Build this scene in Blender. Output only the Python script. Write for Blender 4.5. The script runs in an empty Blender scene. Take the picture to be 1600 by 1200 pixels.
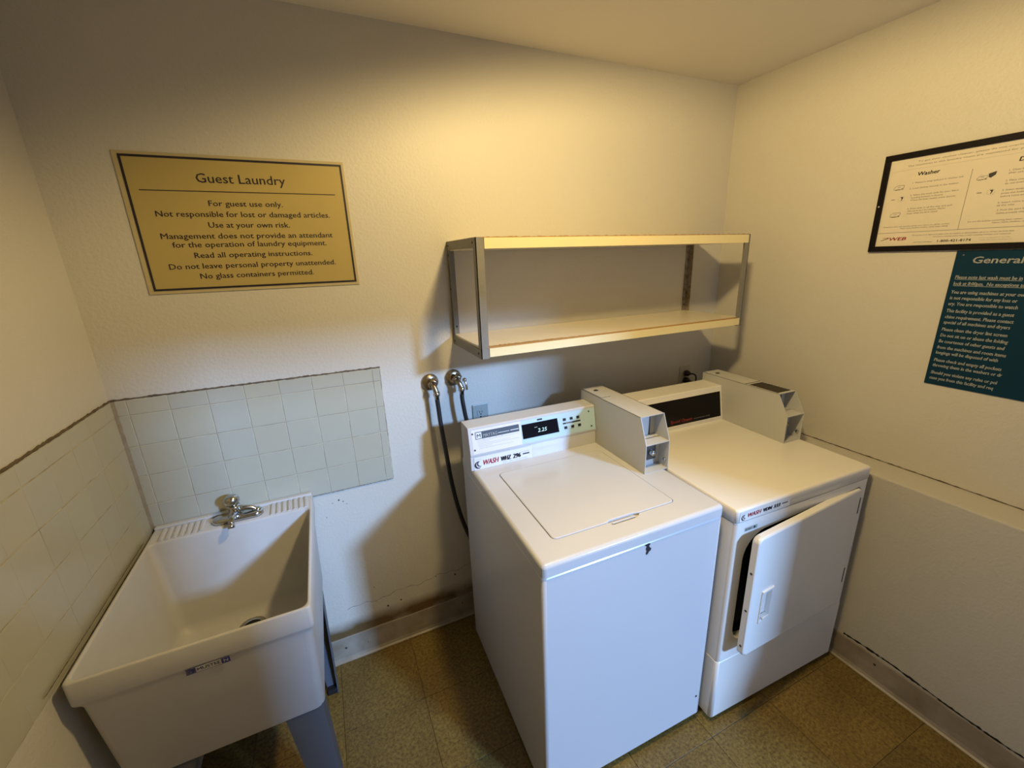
import bpy, bmesh, math, random
from math import sin, cos, pi, radians, sqrt
from mathutils import Vector, Matrix

random.seed(7)
S = bpy.context.scene
COL = S.collection

# ------------------------------------------------------------------ camera
F_PX, PPX, PPY = 662.05, 10.58, 0.85
CAM = Vector((0.6561, -1.6951, 1.7220)); YAW, PIT, ROL = 0.4230, -0.2914, -0.0326
fwd = Vector((sin(YAW) * cos(PIT), cos(YAW) * cos(PIT), sin(PIT)))
rt = Vector((cos(YAW), -sin(YAW), 0)); up = rt.cross(fwd)
r2 = rt * cos(ROL) + up * sin(ROL); u2 = up * cos(ROL) - rt * sin(ROL)
cd = bpy.data.cameras.new('camera'); cam = bpy.data.objects.new('camera', cd); COL.objects.link(cam)
cd.sensor_fit = 'HORIZONTAL'; cd.sensor_width = 36.0
cd.lens = 36.0 * F_PX / 1600.0
cd.shift_x = -PPX / 1600.0; cd.shift_y = PPY / 1600.0
cd.clip_start = 0.02; cd.clip_end = 60
cam.matrix_world = Matrix(((r2.x, u2.x, -fwd.x, CAM.x), (r2.y, u2.y, -fwd.y, CAM.y), (r2.z, u2.z, -fwd.z, CAM.z), (0, 0, 0, 1)))
S.camera = cam

# ------------------------------------------------------------------ world and lights
S.view_settings.view_transform = 'Standard'; S.view_settings.look = 'None'
S.view_settings.gamma = 1.0; S.view_settings.use_curve_mapping = False
S.view_settings.exposure = 0.0
wd = bpy.data.worlds.new('daylight'); S.world = wd; wd.use_nodes = True
bg = wd.node_tree.nodes['Background']; bg.inputs[0].default_value = (0.45, 0.62, 1.0, 1); bg.inputs[1].default_value = 0.6

def area(name, loc, target, sx, sy, power, col, shape='RECTANGLE', spread=180):
    d = bpy.data.lights.new(name, 'AREA'); o = bpy.data.objects.new(name, d); COL.objects.link(o)
    d.shape = shape; d.size = sx; d.size_y = sy; d.energy = power; d.color = col; d.spread = radians(spread)
    o.location = loc
    o.rotation_euler = (Vector(target) - Vector(loc)).to_track_quat('-Z', 'Y').to_euler()
    return o
# warm ceiling lamp of the room (its fixture is built further down) and daylight falling through the open door
LAMP = Vector((1.36, -1.03, 2.42))
LAMP_DIR = Vector((0.19, 0.12, -1.0)).normalized()      # tilt added to the spot to brighten the right and dim the left
ld = bpy.data.lights.new('lamp_light', 'SPOT'); lo = bpy.data.objects.new('lamp_light', ld); COL.objects.link(lo)
ld.energy = 100; ld.color = (1.0, 0.735, 0.33); ld.shadow_soft_size = 0.07; ld.spot_size = radians(175); ld.spot_blend = 0.30
lo.location = LAMP; lo.rotation_euler = LAMP_DIR.to_track_quat('-Z', 'Y').to_euler()
area('door_daylight', (5.5, -9.0, 4.45), (1.0, 0.0, 0.9), 0.85, 0.75, 1560, (0.31, 0.54, 1.0))

# ------------------------------------------------------------------ materials
def mat(name, col, rough=0.5, metal=0.0, bump=0.0, bscale=200.0, var=0.0, vscale=6.0, col2=None, spec=0.5, coat=0.0, bdist=0.002):
    m = bpy.data.materials.new(name); m.use_nodes = True; nt = m.node_tree; p = nt.nodes['Principled BSDF']
    p.inputs['Base Color'].default_value = (*col, 1); p.inputs['Roughness'].default_value = rough
    p.inputs['Metallic'].default_value = metal; p.inputs['Specular IOR Level'].default_value = spec
    p.inputs['Coat Weight'].default_value = coat
    tc = nt.nodes.new('ShaderNodeTexCoord')
    if var > 0:
        n = nt.nodes.new('ShaderNodeTexNoise'); n.inputs['Scale'].default_value = vscale; n.inputs['Detail'].default_value = 6; n.inputs['Roughness'].default_value = 0.6
        nt.links.new(tc.outputs['Object'], n.inputs['Vector'])
        rp = nt.nodes.new('ShaderNodeMapRange'); rp.inputs[1].default_value = 0.35; rp.inputs[2].default_value = 0.7
        mx = nt.nodes.new('ShaderNodeMix'); mx.data_type = 'RGBA'
        c2 = col2 if col2 else tuple(c * 0.8 for c in col)
        mx.inputs[6].default_value = (*col, 1); mx.inputs[7].default_value = (*c2, 1)
        ml = nt.nodes.new('ShaderNodeMath'); ml.operation = 'MULTIPLY'; ml.inputs[1].default_value = var
        nt.links.new(n.outputs[0], rp.inputs[0]); nt.links.new(rp.outputs[0], ml.inputs[0]); nt.links.new(ml.outputs[0], mx.inputs[0])
        nt.links.new(mx.outputs[2], p.inputs['Base Color'])
    if bump > 0:
        n = nt.nodes.new('ShaderNodeTexNoise'); n.inputs['Scale'].default_value = bscale; n.inputs['Detail'].default_value = 3
        nt.links.new(tc.outputs['Object'], n.inputs['Vector'])
        b = nt.nodes.new('ShaderNodeBump'); b.inputs['Strength'].default_value = bump; b.inputs['Distance'].default_value = bdist
        nt.links.new(n.outputs[0], b.inputs['Height']); nt.links.new(b.outputs[0], p.inputs['Normal'])
    return m

M = {}
M['ceil'] = mat('ceiling_paint', (0.74, 0.69, 0.59), 0.8, bump=0.25, bscale=130)
M['enamel'] = mat('white_enamel', (0.555, 0.555, 0.55), 0.2, var=0.10, vscale=4, col2=(0.52, 0.505, 0.47))
M['enamel_d'] = mat('cream_enamel', (0.76, 0.735, 0.67), 0.26, var=0.12, vscale=3, col2=(0.619, 0.585, 0.516))
M['boxgray'] = mat('pale_grey_powder_coat', (0.499, 0.499, 0.473), 0.45, bump=0.15, bscale=500, bdist=0.0005)
M['plastic'] = mat('white_sink_plastic', (0.545, 0.538, 0.515), 0.42, var=0.35, vscale=9, col2=(0.469, 0.439, 0.378), bump=0.1, bscale=160, bdist=0.0006)
M['leg'] = mat('blue_grey_steel', (0.075, 0.086, 0.105), 0.5, var=0.3, vscale=14)
M['chrome'] = mat('worn_chrome', (0.533, 0.533, 0.516), 0.16, 1.0, var=0.5, vscale=60, col2=(0.35, 0.33, 0.3))
M['brass'] = mat('aged_brass', (0.34, 0.27, 0.17), 0.33, 1.0, var=0.6, vscale=50, col2=(0.473, 0.43, 0.361))
M['rubber'] = mat('black_rubber', (0.012, 0.012, 0.014), 0.45)
M['black'] = mat('black_plastic', (0.012, 0.011, 0.01), 0.3)
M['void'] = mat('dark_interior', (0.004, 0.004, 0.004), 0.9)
M['glassblack'] = mat('black_glass_panel', (0.004, 0.003, 0.004), 0.12, spec=0.2)
M['steel'] = mat('grey_shelf_steel', (0.22, 0.21, 0.18), 0.5, 0.1, var=0.4, vscale=30, col2=(0.15, 0.14, 0.11))
M['rusty'] = mat('stained_steel', (0.33, 0.3, 0.24), 0.5, 0.2, var=1.0, vscale=45, col2=(0.12, 0.08, 0.04))
M['lam'] = mat('cream_laminate', (0.722, 0.662, 0.516), 0.24, var=0.2, vscale=12, col2=(0.636, 0.533, 0.361))
M['edge'] = mat('yellow_cream_edge_band', (0.774, 0.671, 0.378), 0.4)
M['core'] = mat('brown_particle_board', (0.3, 0.17, 0.05), 0.9, bump=0.5, bscale=300)
M['tile'] = mat('cream_glazed_tile', (0.444, 0.429, 0.333), 0.24, var=0.3, vscale=7, col2=(0.384, 0.362, 0.267))
M['tile2'] = mat('cream_glazed_tile_grey', (0.433, 0.421, 0.336), 0.24, var=0.3, vscale=7, col2=(0.378, 0.355, 0.267))
M['tile3'] = mat('cream_glazed_tile_yellow', (0.444, 0.421, 0.318), 0.26, var=0.3, vscale=7, col2=(0.392, 0.355, 0.255))
M['grout'] = mat('dirty_grout', (0.5, 0.46, 0.35), 0.9, var=0.9, vscale=16, col2=(0.24, 0.2, 0.13))
M['caulk'] = mat('mouldy_caulk', (0.07, 0.052, 0.03), 0.85, var=0.8, vscale=40, col2=(0.17, 0.13, 0.08))
M['corner_caulk_shade'] = mat('shade_brown_corner_caulk', (0.27, 0.23, 0.16), 0.8, var=0.6, vscale=30, col2=(0.18, 0.14, 0.09))  # dirty bead; its brown also paints in the corner shadow
M['vinyl'] = mat('cove_base_vinyl', (0.33, 0.29, 0.23), 0.45, var=0.8, vscale=7, col2=(0.17, 0.125, 0.07))
M['screw'] = mat('dark_screw', (0.03, 0.025, 0.02), 0.5)
M['plate'] = mat('outlet_plate_steel', (0.36, 0.385, 0.35), 0.35, 0.1, var=0.2, vscale=20)
M['gold'] = mat('gold_sign_face', (0.43, 0.335, 0.115), 0.35, var=0.12, vscale=5)
M['goldrim'] = mat('pale_gold_sign_border', (0.482, 0.404, 0.215), 0.35, var=0.3, vscale=20)
M['ink'] = mat('dark_print', (0.012, 0.009, 0.016), 0.5)
M['inkgrey'] = mat('grey_print', (0.2, 0.18, 0.16), 0.6)
M['inklight'] = mat('light_grey_print', (0.45, 0.43, 0.4), 0.6)
M['inkred'] = mat('red_print', (0.45, 0.04, 0.05), 0.5)
M['inkblue'] = mat('navy_print', (0.03, 0.03, 0.19), 0.5)
M['inkwhite'] = mat('white_print', (0.516, 0.533, 0.516), 0.5)
M['navy'] = mat('dark_teal_sign', (0.004, 0.030, 0.058), 0.6, spec=0.10)
M['paper'] = mat('cream_paper', (0.636, 0.576, 0.456), 0.6, var=0.15, vscale=8)
M['frameblack'] = mat('black_frame', (0.006, 0.004, 0.005), 0.5, spec=0.12)
M['panel_sky'] = mat('sky_reflection_control_face', (0.46, 0.63, 0.69), 0.18)  # pale face with the cyan of the reflected sky painted into its colour
M['panelwhite'] = mat('white_control_face', (0.688, 0.679, 0.662), 0.3)
M['slate'] = mat('slate_print', (0.055, 0.07, 0.09), 0.4)
M['sticker'] = mat('white_sticker', (0.688, 0.705, 0.722), 0.3)
M['rust'] = mat('bare_rust_chip', (0.018, 0.012, 0.016), 0.7, bump=0.5, bscale=400)
M['mesh'] = mat('dark_vent_metal', (0.06, 0.05, 0.035), 0.5, 0.4)
M['lockplate'] = mat('dark_lock_plate', (0.1, 0.1, 0.1), 0.35, 0.7)
M['doorwood'] = mat('painted_door_casing', (0.516, 0.482, 0.413), 0.5)
M['pave'] = mat('outdoor_concrete', (0.35, 0.34, 0.32), 0.9, var=0.3, vscale=3)

def emis(name, col, st):
    m = bpy.data.materials.new(name); m.use_nodes = True; p = m.node_tree.nodes['Principled BSDF']
    p.inputs['Base Color'].default_value = (*[min(1, c) for c in col], 1); p.inputs['Emission Color'].default_value = (*col, 1); p.inputs['Emission Strength'].default_value = st
    return m
M['led'] = emis('lit_display_digits', (0.62, 0.85, 0.75), 0.12)
M['lampglass'] = emis('lit_lamp_diffuser', (1.0, 0.72, 0.32), 1.5)

def wall_mat(name, base, dirt, z0, z1, amt, stain=None):
    """painted wall: orange peel relief, faint patches, and grime that starts at the skirting"""
    m = bpy.data.materials.new(name); m.use_nodes = True; nt = m.node_tree; p = nt.nodes['Principled BSDF']; L = nt.links
    N = nt.nodes.new
    p.inputs['Roughness'].default_value = 0.47; p.inputs['Specular IOR Level'].default_value = 0.35
    g = N('ShaderNodeNewGeometry'); sp = N('ShaderNodeSeparateXYZ'); L.new(g.outputs['Position'], sp.inputs[0])
    n = N('ShaderNodeTexNoise'); n.inputs['Scale'].default_value = 9; n.inputs['Detail'].default_value = 7; n.inputs['Roughness'].default_value = 0.65
    L.new(g.outputs['Position'], n.inputs['Vector'])
    mr = N('ShaderNodeMapRange'); mr.inputs[1].default_value = z1; mr.inputs[2].default_value = z0; mr.inputs[3].default_value = 0; mr.inputs[4].default_value = 1
    L.new(sp.outputs[2], mr.inputs[0])
    ad = N('ShaderNodeMath'); ad.operation = 'MULTIPLY_ADD'; ad.inputs[1].default_value = 1.4; ad.inputs[2].default_value = -0.35
    L.new(n.outputs[0], ad.inputs[0])
    mu = N('ShaderNodeMath'); mu.operation = 'MULTIPLY'; mu.use_clamp = True; L.new(mr.outputs[0], mu.inputs[0]); L.new(ad.outputs[0], mu.inputs[1])
    mu2 = N('ShaderNodeMath'); mu2.operation = 'MULTIPLY'; mu2.inputs[1].default_value = amt; mu2.use_clamp = True; L.new(mu.outputs[0], mu2.inputs[0])
    mx = N('ShaderNodeMix'); mx.data_type = 'RGBA'; mx.inputs[7].default_value = (*dirt, 1)
    n3 = N('ShaderNodeTexNoise'); n3.inputs['Scale'].default_value = 2.2; n3.inputs['Detail'].default_value = 4; L.new(g.outputs['Position'], n3.inputs['Vector'])
    m0 = N('ShaderNodeMix'); m0.data_type = 'RGBA'; m0.inputs[6].default_value = (*base, 1); m0.inputs[7].default_value = (*[c * 0.93 for c in base], 1)
    L.new(n3.outputs[0], m0.inputs[0]); L.new(m0.outputs[2], mx.inputs[6])
    L.new(mu2.outputs[0], mx.inputs[0])
    out = mx.outputs[2]
    if stain:
        s0, s1, sc = stain
        a = N('ShaderNodeMapRange'); a.inputs[1].default_value = s1; a.inputs[2].default_value = s0; L.new(sp.outputs[2], a.inputs[0])
        n4 = N('ShaderNodeTexNoise'); n4.inputs['Scale'].default_value = 5; n4.inputs['Detail'].default_value = 5; L.new(g.outputs['Position'], n4.inputs['Vector'])
        b = N('ShaderNodeMath'); b.operation = 'MULTIPLY_ADD'; b.inputs[1].default_value = 3.0; b.inputs[2].default_value = -0.45; L.new(n4.outputs[0], b.inputs[0])
        c = N('ShaderNodeMath'); c.operation = 'MULTIPLY'; c.use_clamp = True; L.new(a.outputs[0], c.inputs[0]); L.new(b.outputs[0], c.inputs[1])
        m2 = N('ShaderNodeMix'); m2.data_type = 'RGBA'; L.new(out, m2.inputs[6]); m2.inputs[7].default_value = (*sc, 1); L.new(c.outputs[0], m2.inputs[0]); out = m2.outputs[2]
    L.new(out, p.inputs['Base Color'])
    n2 = N('ShaderNodeTexNoise'); n2.inputs['Scale'].default_value = 95; n2.inputs['Detail'].default_value = 3; n2.inputs['Roughness'].default_value = 0.55
    L.new(g.outputs['Position'], n2.inputs['Vector'])
    bp = N('ShaderNodeBump'); bp.inputs['Strength'].default_value = 0.55; bp.inputs['Distance'].default_value = 0.0028
    L.new(n2.outputs[0], bp.inputs['Height']); L.new(bp.outputs[0], p.inputs['Normal'])
    return m
M['wall_b'] = wall_mat('wall_paint_back', (0.60, 0.57, 0.49), (0.43, 0.42, 0.32), 0.05, 0.50, 0.8, (0.150, 0.215, (0.13, 0.08, 0.03)))
M['wall_s'] = wall_mat('wall_paint_sides', (0.585, 0.555, 0.48), (0.43, 0.43, 0.34), 0.0, 0.6, 0.6)
M['wall_r'] = wall_mat('wall_paint_lower_right', (0.52, 0.49, 0.42), (0.39, 0.40, 0.33), 0.0, 0.9, 0.5)

def floor_mat():
    m = bpy.data.materials.new('speckled_floor_tile'); m.use_nodes = True; nt = m.node_tree; p = nt.nodes['Principled BSDF']; L = nt.links; N = nt.nodes.new
    p.inputs['Roughness'].default_value = 0.42
    g = N('ShaderNodeNewGeometry'); oi = N('ShaderNodeObjectInfo')
    n = N('ShaderNodeTexNoise'); n.inputs['Scale'].default_value = 95; n.inputs['Detail'].default_value = 8; n.inputs['Roughness'].default_value = 0.7
    n2 = N('ShaderNodeTexNoise'); n2.inputs['Scale'].default_value = 4; n2.inputs['Detail'].default_value = 6
    for q in (n, n2): L.new(g.outputs['Position'], q.inputs['Vector'])
    cr = N('ShaderNodeValToRGB'); e = cr.color_ramp.elements
    e[0].position = 0.36; e[0].color = (0.085, 0.048, 0.008, 1); e[1].position = 0.62; e[1].color = (0.235, 0.160, 0.038, 1)
    L.new(n.outputs[0], cr.inputs[0])
    mx = N('ShaderNodeMix'); mx.data_type = 'RGBA'; mx.blend_type = 'MULTIPLY'; mx.inputs[0].default_value = 0.55
    c2 = N('ShaderNodeValToRGB'); c2.color_ramp.elements[0].position = 0.3; c2.color_ramp.elements[0].color = (0.45, 0.42, 0.36, 1); c2.color_ramp.elements[1].position = 0.6; c2.color_ramp.elements[1].color = (1, 1, 1, 1)
    L.new(n2.outputs[0], c2.inputs[0]); L.new(cr.outputs[0], mx.inputs[6]); L.new(c2.outputs[0], mx.inputs[7])
    hs = N('ShaderNodeHueSaturation'); mp = N('ShaderNodeMapRange'); mp.inputs[3].default_value = 0.88; mp.inputs[4].default_value = 1.12
    L.new(oi.outputs['Random'], mp.inputs[0]); L.new(mp.outputs[0], hs.inputs['Value']); L.new(mx.outputs[2], hs.inputs['Color'])
    L.new(hs.outputs[0], p.inputs['Base Color'])
    b = N('ShaderNodeBump'); b.inputs['Strength'].default_value = 0.15; b.inputs['Distance'].default_value = 0.001; L.new(n.outputs[0], b.inputs['Height']); L.new(b.outputs[0], p.inputs['Normal'])
    return m
M['floor'] = floor_mat()

# ------------------------------------------------------------------ builders
BASE = {}
def tag(o, label=None, cat=None, group=None, kind=None):
    if label: o['label'] = label
    if cat: o['category'] = cat
    if group: o['group'] = group
    if kind: o['kind'] = kind
    return o
def root(name, base, label, cat, rotz=0.0, pivot=None, group=None):
    """Empty at the thing's base; geometry of the parts is given in room coordinates before the turn about the pivot"""
    o = bpy.data.objects.new(name, None); COL.objects.link(o); o.empty_display_size = 0.1
    b = Vector(base)
    if pivot is None: pivot = base[:2]
    d = b.xy - Vector(pivot)
    c, s = cos(rotz), sin(rotz)
    o.location = (pivot[0] + c * d.x - s * d.y, pivot[1] + s * d.x + c * d.y, b.z)
    o.rotation_euler = (0, 0, rotz)
    BASE[o.name] = b
    return tag(o, label, cat, group)
def obj(name, bm, m, parent=None, smooth=False, label=None, kind=None, base=None, recalc=True):
    if recalc: bmesh.ops.recalc_face_normals(bm, faces=bm.faces)
    me = bpy.data.meshes.new(name)
    b = base if base is not None else (BASE[parent.name] if parent is not None and parent.name in BASE else Vector((0, 0, 0)))
    b = Vector(b)
    bm.transform(Matrix.Translation(-b)); bm.to_mesh(me); bm.free()
    ms = m if isinstance(m, (list, tuple)) else [m]
    for q in ms: me.materials.append(q)
    if smooth:
        for p in me.polygons: p.use_smooth = True
    o = bpy.data.objects.new(name, me); COL.objects.link(o)
    if parent is not None: o.parent = parent
    else: o.location = b
    BASE[o.name] = b
    return tag(o, label, kind=kind)
def bx(bm, x0, x1, y0, y1, z0, z1, bev=0.0, seg=2):
    r = bmesh.ops.create_cube(bm, size=1.0)
    vs = r['verts']
    for v in vs:
        v.co = Vector(((x0 + x1) / 2 + v.co.x * (x1 - x0), (y0 + y1) / 2 + v.co.y * (y1 - y0), (z0 + z1) / 2 + v.co.z * (z1 - z0)))
    if bev > 0:
        es = list({e for v in vs for e in v.link_edges})
        bmesh.ops.bevel(bm, geom=es, offset=bev, segments=seg, affect='EDGES', profile=0.6)
    return vs
def box(name, dims, m, parent=None, bev=0.0, **k):
    bm = bmesh.new(); bx(bm, *dims, bev=bev); return obj(name, bm, m, parent, **k)
def rrect(x0, x1, y0, y1, r, n=5):
    """counter-clockwise rounded rectangle, 4*(n+1) points"""
    pts = []
    for cx, cy, a in ((x1 - r, y1 - r, 0), (x0 + r, y1 - r, 90), (x0 + r, y0 + r, 180), (x1 - r, y0 + r, 270)):
        for i in range(n + 1):
            t = radians(a + 90 * i / n); pts.append((cx + r * cos(t), cy + r * sin(t)))
    return pts
def ring(bm, pts, f): return [bm.verts.new(f(p)) for p in pts]
def bridge(bm, a, b):
    n = len(a)
    for i in range(n):
        try: bm.faces.new((a[i], a[(i + 1) % n], b[(i + 1) % n], b[i]))
        except ValueError: pass
def loft(bm, rings, cap0=True, cap1=True):
    for a, b in zip(rings, rings[1:]): bridge(bm, a, b)
    if cap0: bm.faces.new(rings[0][::-1])
    if cap1: bm.faces.new(rings[-1])
def fill_hole(bm, a, b):
    """flat sheet between an outer ring and an inner ring of verts"""
    es = []
    for rg in (a, b):
        for i in range(len(rg)):
            e = bm.edges.get((rg[i], rg[(i + 1) % len(rg)])) or bm.edges.new((rg[i], rg[(i + 1) % len(rg)]))
            es.append(e)
    bmesh.ops.triangle_fill(bm, edges=es, use_beauty=True)
def prism(bm, poly, f0, f1):
    a = [bm.verts.new(f0(p)) for p in poly]; b = [bm.verts.new(f1(p)) for p in poly]
    loft(bm, [a, b])
def cyl(bm, p0, p1, r0, r1=None, n=16, cap=True):
    p0, p1 = Vector(p0), Vector(p1); r1 = r0 if r1 is None else r1
    d = (p1 - p0).normalized(); a = d.orthogonal().normalized(); b = d.cross(a)
    A = [bm.verts.new(p0 + (a * cos(2 * pi * i / n) + b * sin(2 * pi * i / n)) * r0) for i in range(n)]
    B = [bm.verts.new(p1 + (a * cos(2 * pi * i / n) + b * sin(2 * pi * i / n)) * r1) for i in range(n)]
    loft(bm, [A, B], cap, cap)
def lathe(bm, p, d, prof, n=20):
    """prof: list of (distance along d, radius)"""
    p = Vector(p); d = Vector(d).normalized(); a = d.orthogonal().normalized(); b = d.cross(a)
    rs = [[bm.verts.new(p + d * h + (a * cos(2 * pi * i / n) + b * sin(2 * pi * i / n)) * max(r, 1e-5)) for i in range(n)] for h, r in prof]
    loft(bm, rs)
def sphere(bm, c, r, sc=(1, 1, 1), u=16, v=10):
    q = bmesh.ops.create_uvsphere(bm, u_segments=u, v_segments=v, radius=r)
    for w in q['verts']: w.co = Vector(c) + Vector((w.co.x * sc[0], w.co.y * sc[1], w.co.z * sc[2]))
def tube(bm, pts, r, n=10, sub=8):
    P = [Vector(p) for p in pts]; Q = []
    for i in range(len(P) - 1):
        a, b, c, d = P[max(i - 1, 0)], P[i], P[i + 1], P[min(i + 2, len(P) - 1)]
        for k in range(sub):
            t = k / sub
            Q.append(0.5 * ((2 * b) + (c - a) * t + (2 * a - 5 * b + 4 * c - d) * t * t + (3 * b - a - 3 * c + d) * t ** 3))
    Q.append(P[-1]); rs = []; ref = None
    for i, q in enumerate(Q):
        d = (Q[min(i + 1, len(Q) - 1)] - Q[max(i - 1, 0)]).normalized()
        if ref is None: ref = d.orthogonal().normalized()
        a = (ref - d * ref.dot(d)).normalized(); ref = a; b = d.cross(a)
        rs.append([bm.verts.new(q + (a * cos(2 * pi * j / n) + b * sin(2 * pi * j / n)) * r) for j in range(n)])
    loft(bm, rs)

# lettering: flat print, filled outlines laid on a plane
_tc = {}
def glyphs(s, shear=0.0, bold=0.0):
    k = (s, shear, bold)
    if k not in _tc:
        c = bpy.data.curves.new('t', 'FONT'); c.body = s; c.size = 1.0; c.shear = shear; c.offset = bold; c.resolution_u = 2
        o = bpy.data.objects.new('t', c); COL.objects.link(o)
        dg = bpy.context.evaluated_depsgraph_get(); me = bpy.data.meshes.new_from_object(o.evaluated_get(dg))
        vs = [v.co.copy() for v in me.vertices]; fs = [tuple(p.vertices) for p in me.polygons]
        bpy.data.objects.remove(o); bpy.data.curves.remove(c); bpy.data.meshes.remove(me)
        _tc[k] = (vs, fs)
    return _tc[k]
CAPH = None
def write(bm, s, u0, u1, v0, h, P, shear=0.0, bold=0.0, mi=0):
    """s printed from u0 to u1 with its baseline at v0 and capital height h; P maps (u, v) to a point"""
    global CAPH
    if CAPH is None: CAPH = max(v.y for v in glyphs('H')[0])
    vs, fs = glyphs(s, shear, 0.0)
    x0 = min(v.x for v in vs); x1 = max(v.x for v in vs); k = (u1 - u0) / (x1 - x0)
    d = bold * h / CAPH
    for a, b in (((0, 0),) if bold <= 0 else ((-d, 0), (d, 0), (0, d * 0.6), (0, -d * 0.6))):
        V = [bm.verts.new(P(u0 + (v.x - x0) * k + a, v0 + v.y * h / CAPH + b)) for v in vs]
        for f in fs:
            try:
                q = bm.faces.new([V[i] for i in f]); q.material_index = mi
            except ValueError: pass
def quad(bm, u0, u1, v0, v1, P, mi=0, sk=0.0):
    q = bm.faces.new([bm.verts.new(P(u0, v0)), bm.verts.new(P(u1, v0)), bm.verts.new(P(u1 + sk, v1)), bm.verts.new(P(u0 + sk, v1))]); q.material_index = mi
def poly(bm, pts, P, mi=0):
    q = bm.faces.new([bm.verts.new(P(*p)) for p in pts]); q.material_index = mi
def orient(o, d):
    """make flat print face direction d (object space)"""
    me = o.data; d = Vector(d)
    bm = bmesh.new(); bm.from_mesh(me)
    for f in bm.faces:
        if f.normal.dot(d) < 0: f.normal_flip()
    bm.to_mesh(me); bm.free(); return o

# ================================================================== SETTING
W, H = 2.6248, 2.4799
AL, AR = -0.0124, 0.0103
YF = -2.35                    # wall behind the camera
# ---- floor: slab, adhesive bed and one object per vinyl tile
fl = box('floor', (-0.15, W + 0.15, YF - 0.15, 0.15, -0.12, -0.003), M['caulk'], kind='structure', base=(1.2, -1.8, -0.12))
FT = 0.309; G = 0.0009
def tile_mesh(name, w, d, t, m, inset):
    bm = bmesh.new()
    a = [bm.verts.new(p) for p in ((0, 0, 0), (w, 0, 0), (w, d, 0), (0, d, 0))]
    b = [bm.verts.new(p) for p in ((0, 0, t - inset), (w, 0, t - inset), (w, d, t - inset), (0, d, t - inset))]
    c = [bm.verts.new(p) for p in ((inset, inset, t), (w - inset, inset, t), (w - inset, d - inset, t), (inset, d - inset, t))]
    bridge(bm, a, b); bridge(bm, b, c); bm.faces.new(c)
    bmesh.ops.recalc_face_normals(bm, faces=bm.faces)
    me = bpy.data.meshes.new(name); bm.to_mesh(me); bm.free(); me.materials.append(m); return me
xs = [-0.01] + [0.8022 + FT * k - FT * 3 for k in range(1, 9)] + [W + 0.02]
xs = [x for i, x in enumerate(xs)]
ys = [0.0] + [-0.023 - FT * k for k in range(0, 8) if -0.023 - FT * k > YF + 0.01] + [YF]
fm = {}
fb = BASE[fl.name]
for i in range(len(xs) - 1):
    for j in range(len(ys) - 1):
        x0, x1, y1, y0 = xs[i], xs[i + 1], ys[j], ys[j + 1]
        if x1 - x0 < 0.004 or y1 - y0 < 0.004: continue
        key = (round(x1 - x0, 4), round(y1 - y0, 4))
        if key not in fm: fm[key] = tile_mesh('floor_tile', x1 - x0 - G * 2, y1 - y0 - G * 2, 0.003, M['floor'], 0.0003)
        t = bpy.data.objects.new('floor_tile', fm[key]); COL.objects.link(t); t.parent = fl
        t.location = Vector((x0 + G, y0 + G, -0.003)) - fb

# ---- ceiling
box('ceiling', (-0.2, W + 0.2, YF - 0.15, 0.15, H, H + 0.1), M['ceil'], kind='structure', base=(1.3, -1.8, H))

# ---- back wall with tile splashback
wb = box('wall_back', (-0.15, W + 0.2, 0.0, 0.12, -0.1, H + 0.05), M['wall_b'], kind='structure', base=(1.3, 0, 0))
T = 0.1072; TX1, TZ1, CXO = 0.8203, 1.3260, 0.7924
rowz = [TZ1] + [TZ1 - T * (0.4782 + k) for k in range(5)]
colx = [TX1] + [CXO - T * k for k in range(8)] + [0.006]
tmesh = {}
def wtile(parent, P, w, h, rot, m, inset=0.0012):
    key = (round(w, 4), round(h, 4), m.name, inset)
    if key not in tmesh: tmesh[key] = tile_mesh('wall_tile', w, h, 0.0075, m, inset)
    t = bpy.data.objects.new('wall_tile', tmesh[key]); COL.objects.link(t); t.parent = parent
    t.matrix_local = Matrix.Translation(Vector(P) - BASE[parent.name]) @ rot @ Matrix.Rotation(random.uniform(-0.004, 0.004), 4, 'X')
tm = [M['tile'], M['tile'], M['tile2'], M['tile3']]
Rb = Matrix.Rotation(radians(90), 4, 'X')
for i in range(len(colx) - 1):
    for j in range(len(rowz) - 1):
        x1, x0, z1, z0 = colx[i], colx[i + 1], rowz[j], rowz[j + 1]
        wtile(wb, (x0 + 0.0009, 0.0, z0 + 0.0010), x1 - x0 - 0.0018, z1 - z0 - 0.0020, Rb, random.choice(tm))
box('grout_bed', (0.0, TX1 + 0.001, -0.0062, 0.0, rowz[-1] - 0.001, TZ1 + 0.001), M['grout'], wb)
def rough_strip(name, parent, P, n, w0, w1, d, m):
    """uneven bead: P(t) gives centre, w along v; cross-section bulges by d"""
    bm = bmesh.new(); rs = []
    for i in range(n + 1):
        t = i / n; c, v, nn = P(t); w = random.uniform(w0, w1) / 2; j = random.uniform(-0.3, 0.3) * w
        rs.append([bm.verts.new(c + v * (j - w)), bm.verts.new(c + v * (j - w * 0.5) + nn * d), bm.verts.new(c + v * (j + w * 0.5) + nn * d), bm.verts.new(c + v * (j + w))])
    for a, b in zip(rs, rs[1:]):
        for k in range(3): bm.faces.new((a[k], a[k + 1], b[k + 1], b[k]))
    return obj(name, bm, m, parent, smooth=True)
V3 = Vector
rough_strip('caulk_bead', wb, lambda t: (V3((0.0 + t * (TX1 + 0.004), -0.001, TZ1 + 0.002)), V3((0, 0, 1)), V3((0, -1, 0))), 120, 0.003, 0.008, 0.006, M['caulk'])
rough_strip('caulk_bead', wb, lambda t: (V3((TX1 + 0.002, -0.001, rowz[-1] + t * (TZ1 - rowz[-1]))), V3((1, 0, 0)), V3((0, -1, 0))), 60, 0.002, 0.005, 0.005, M['grout'])
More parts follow.
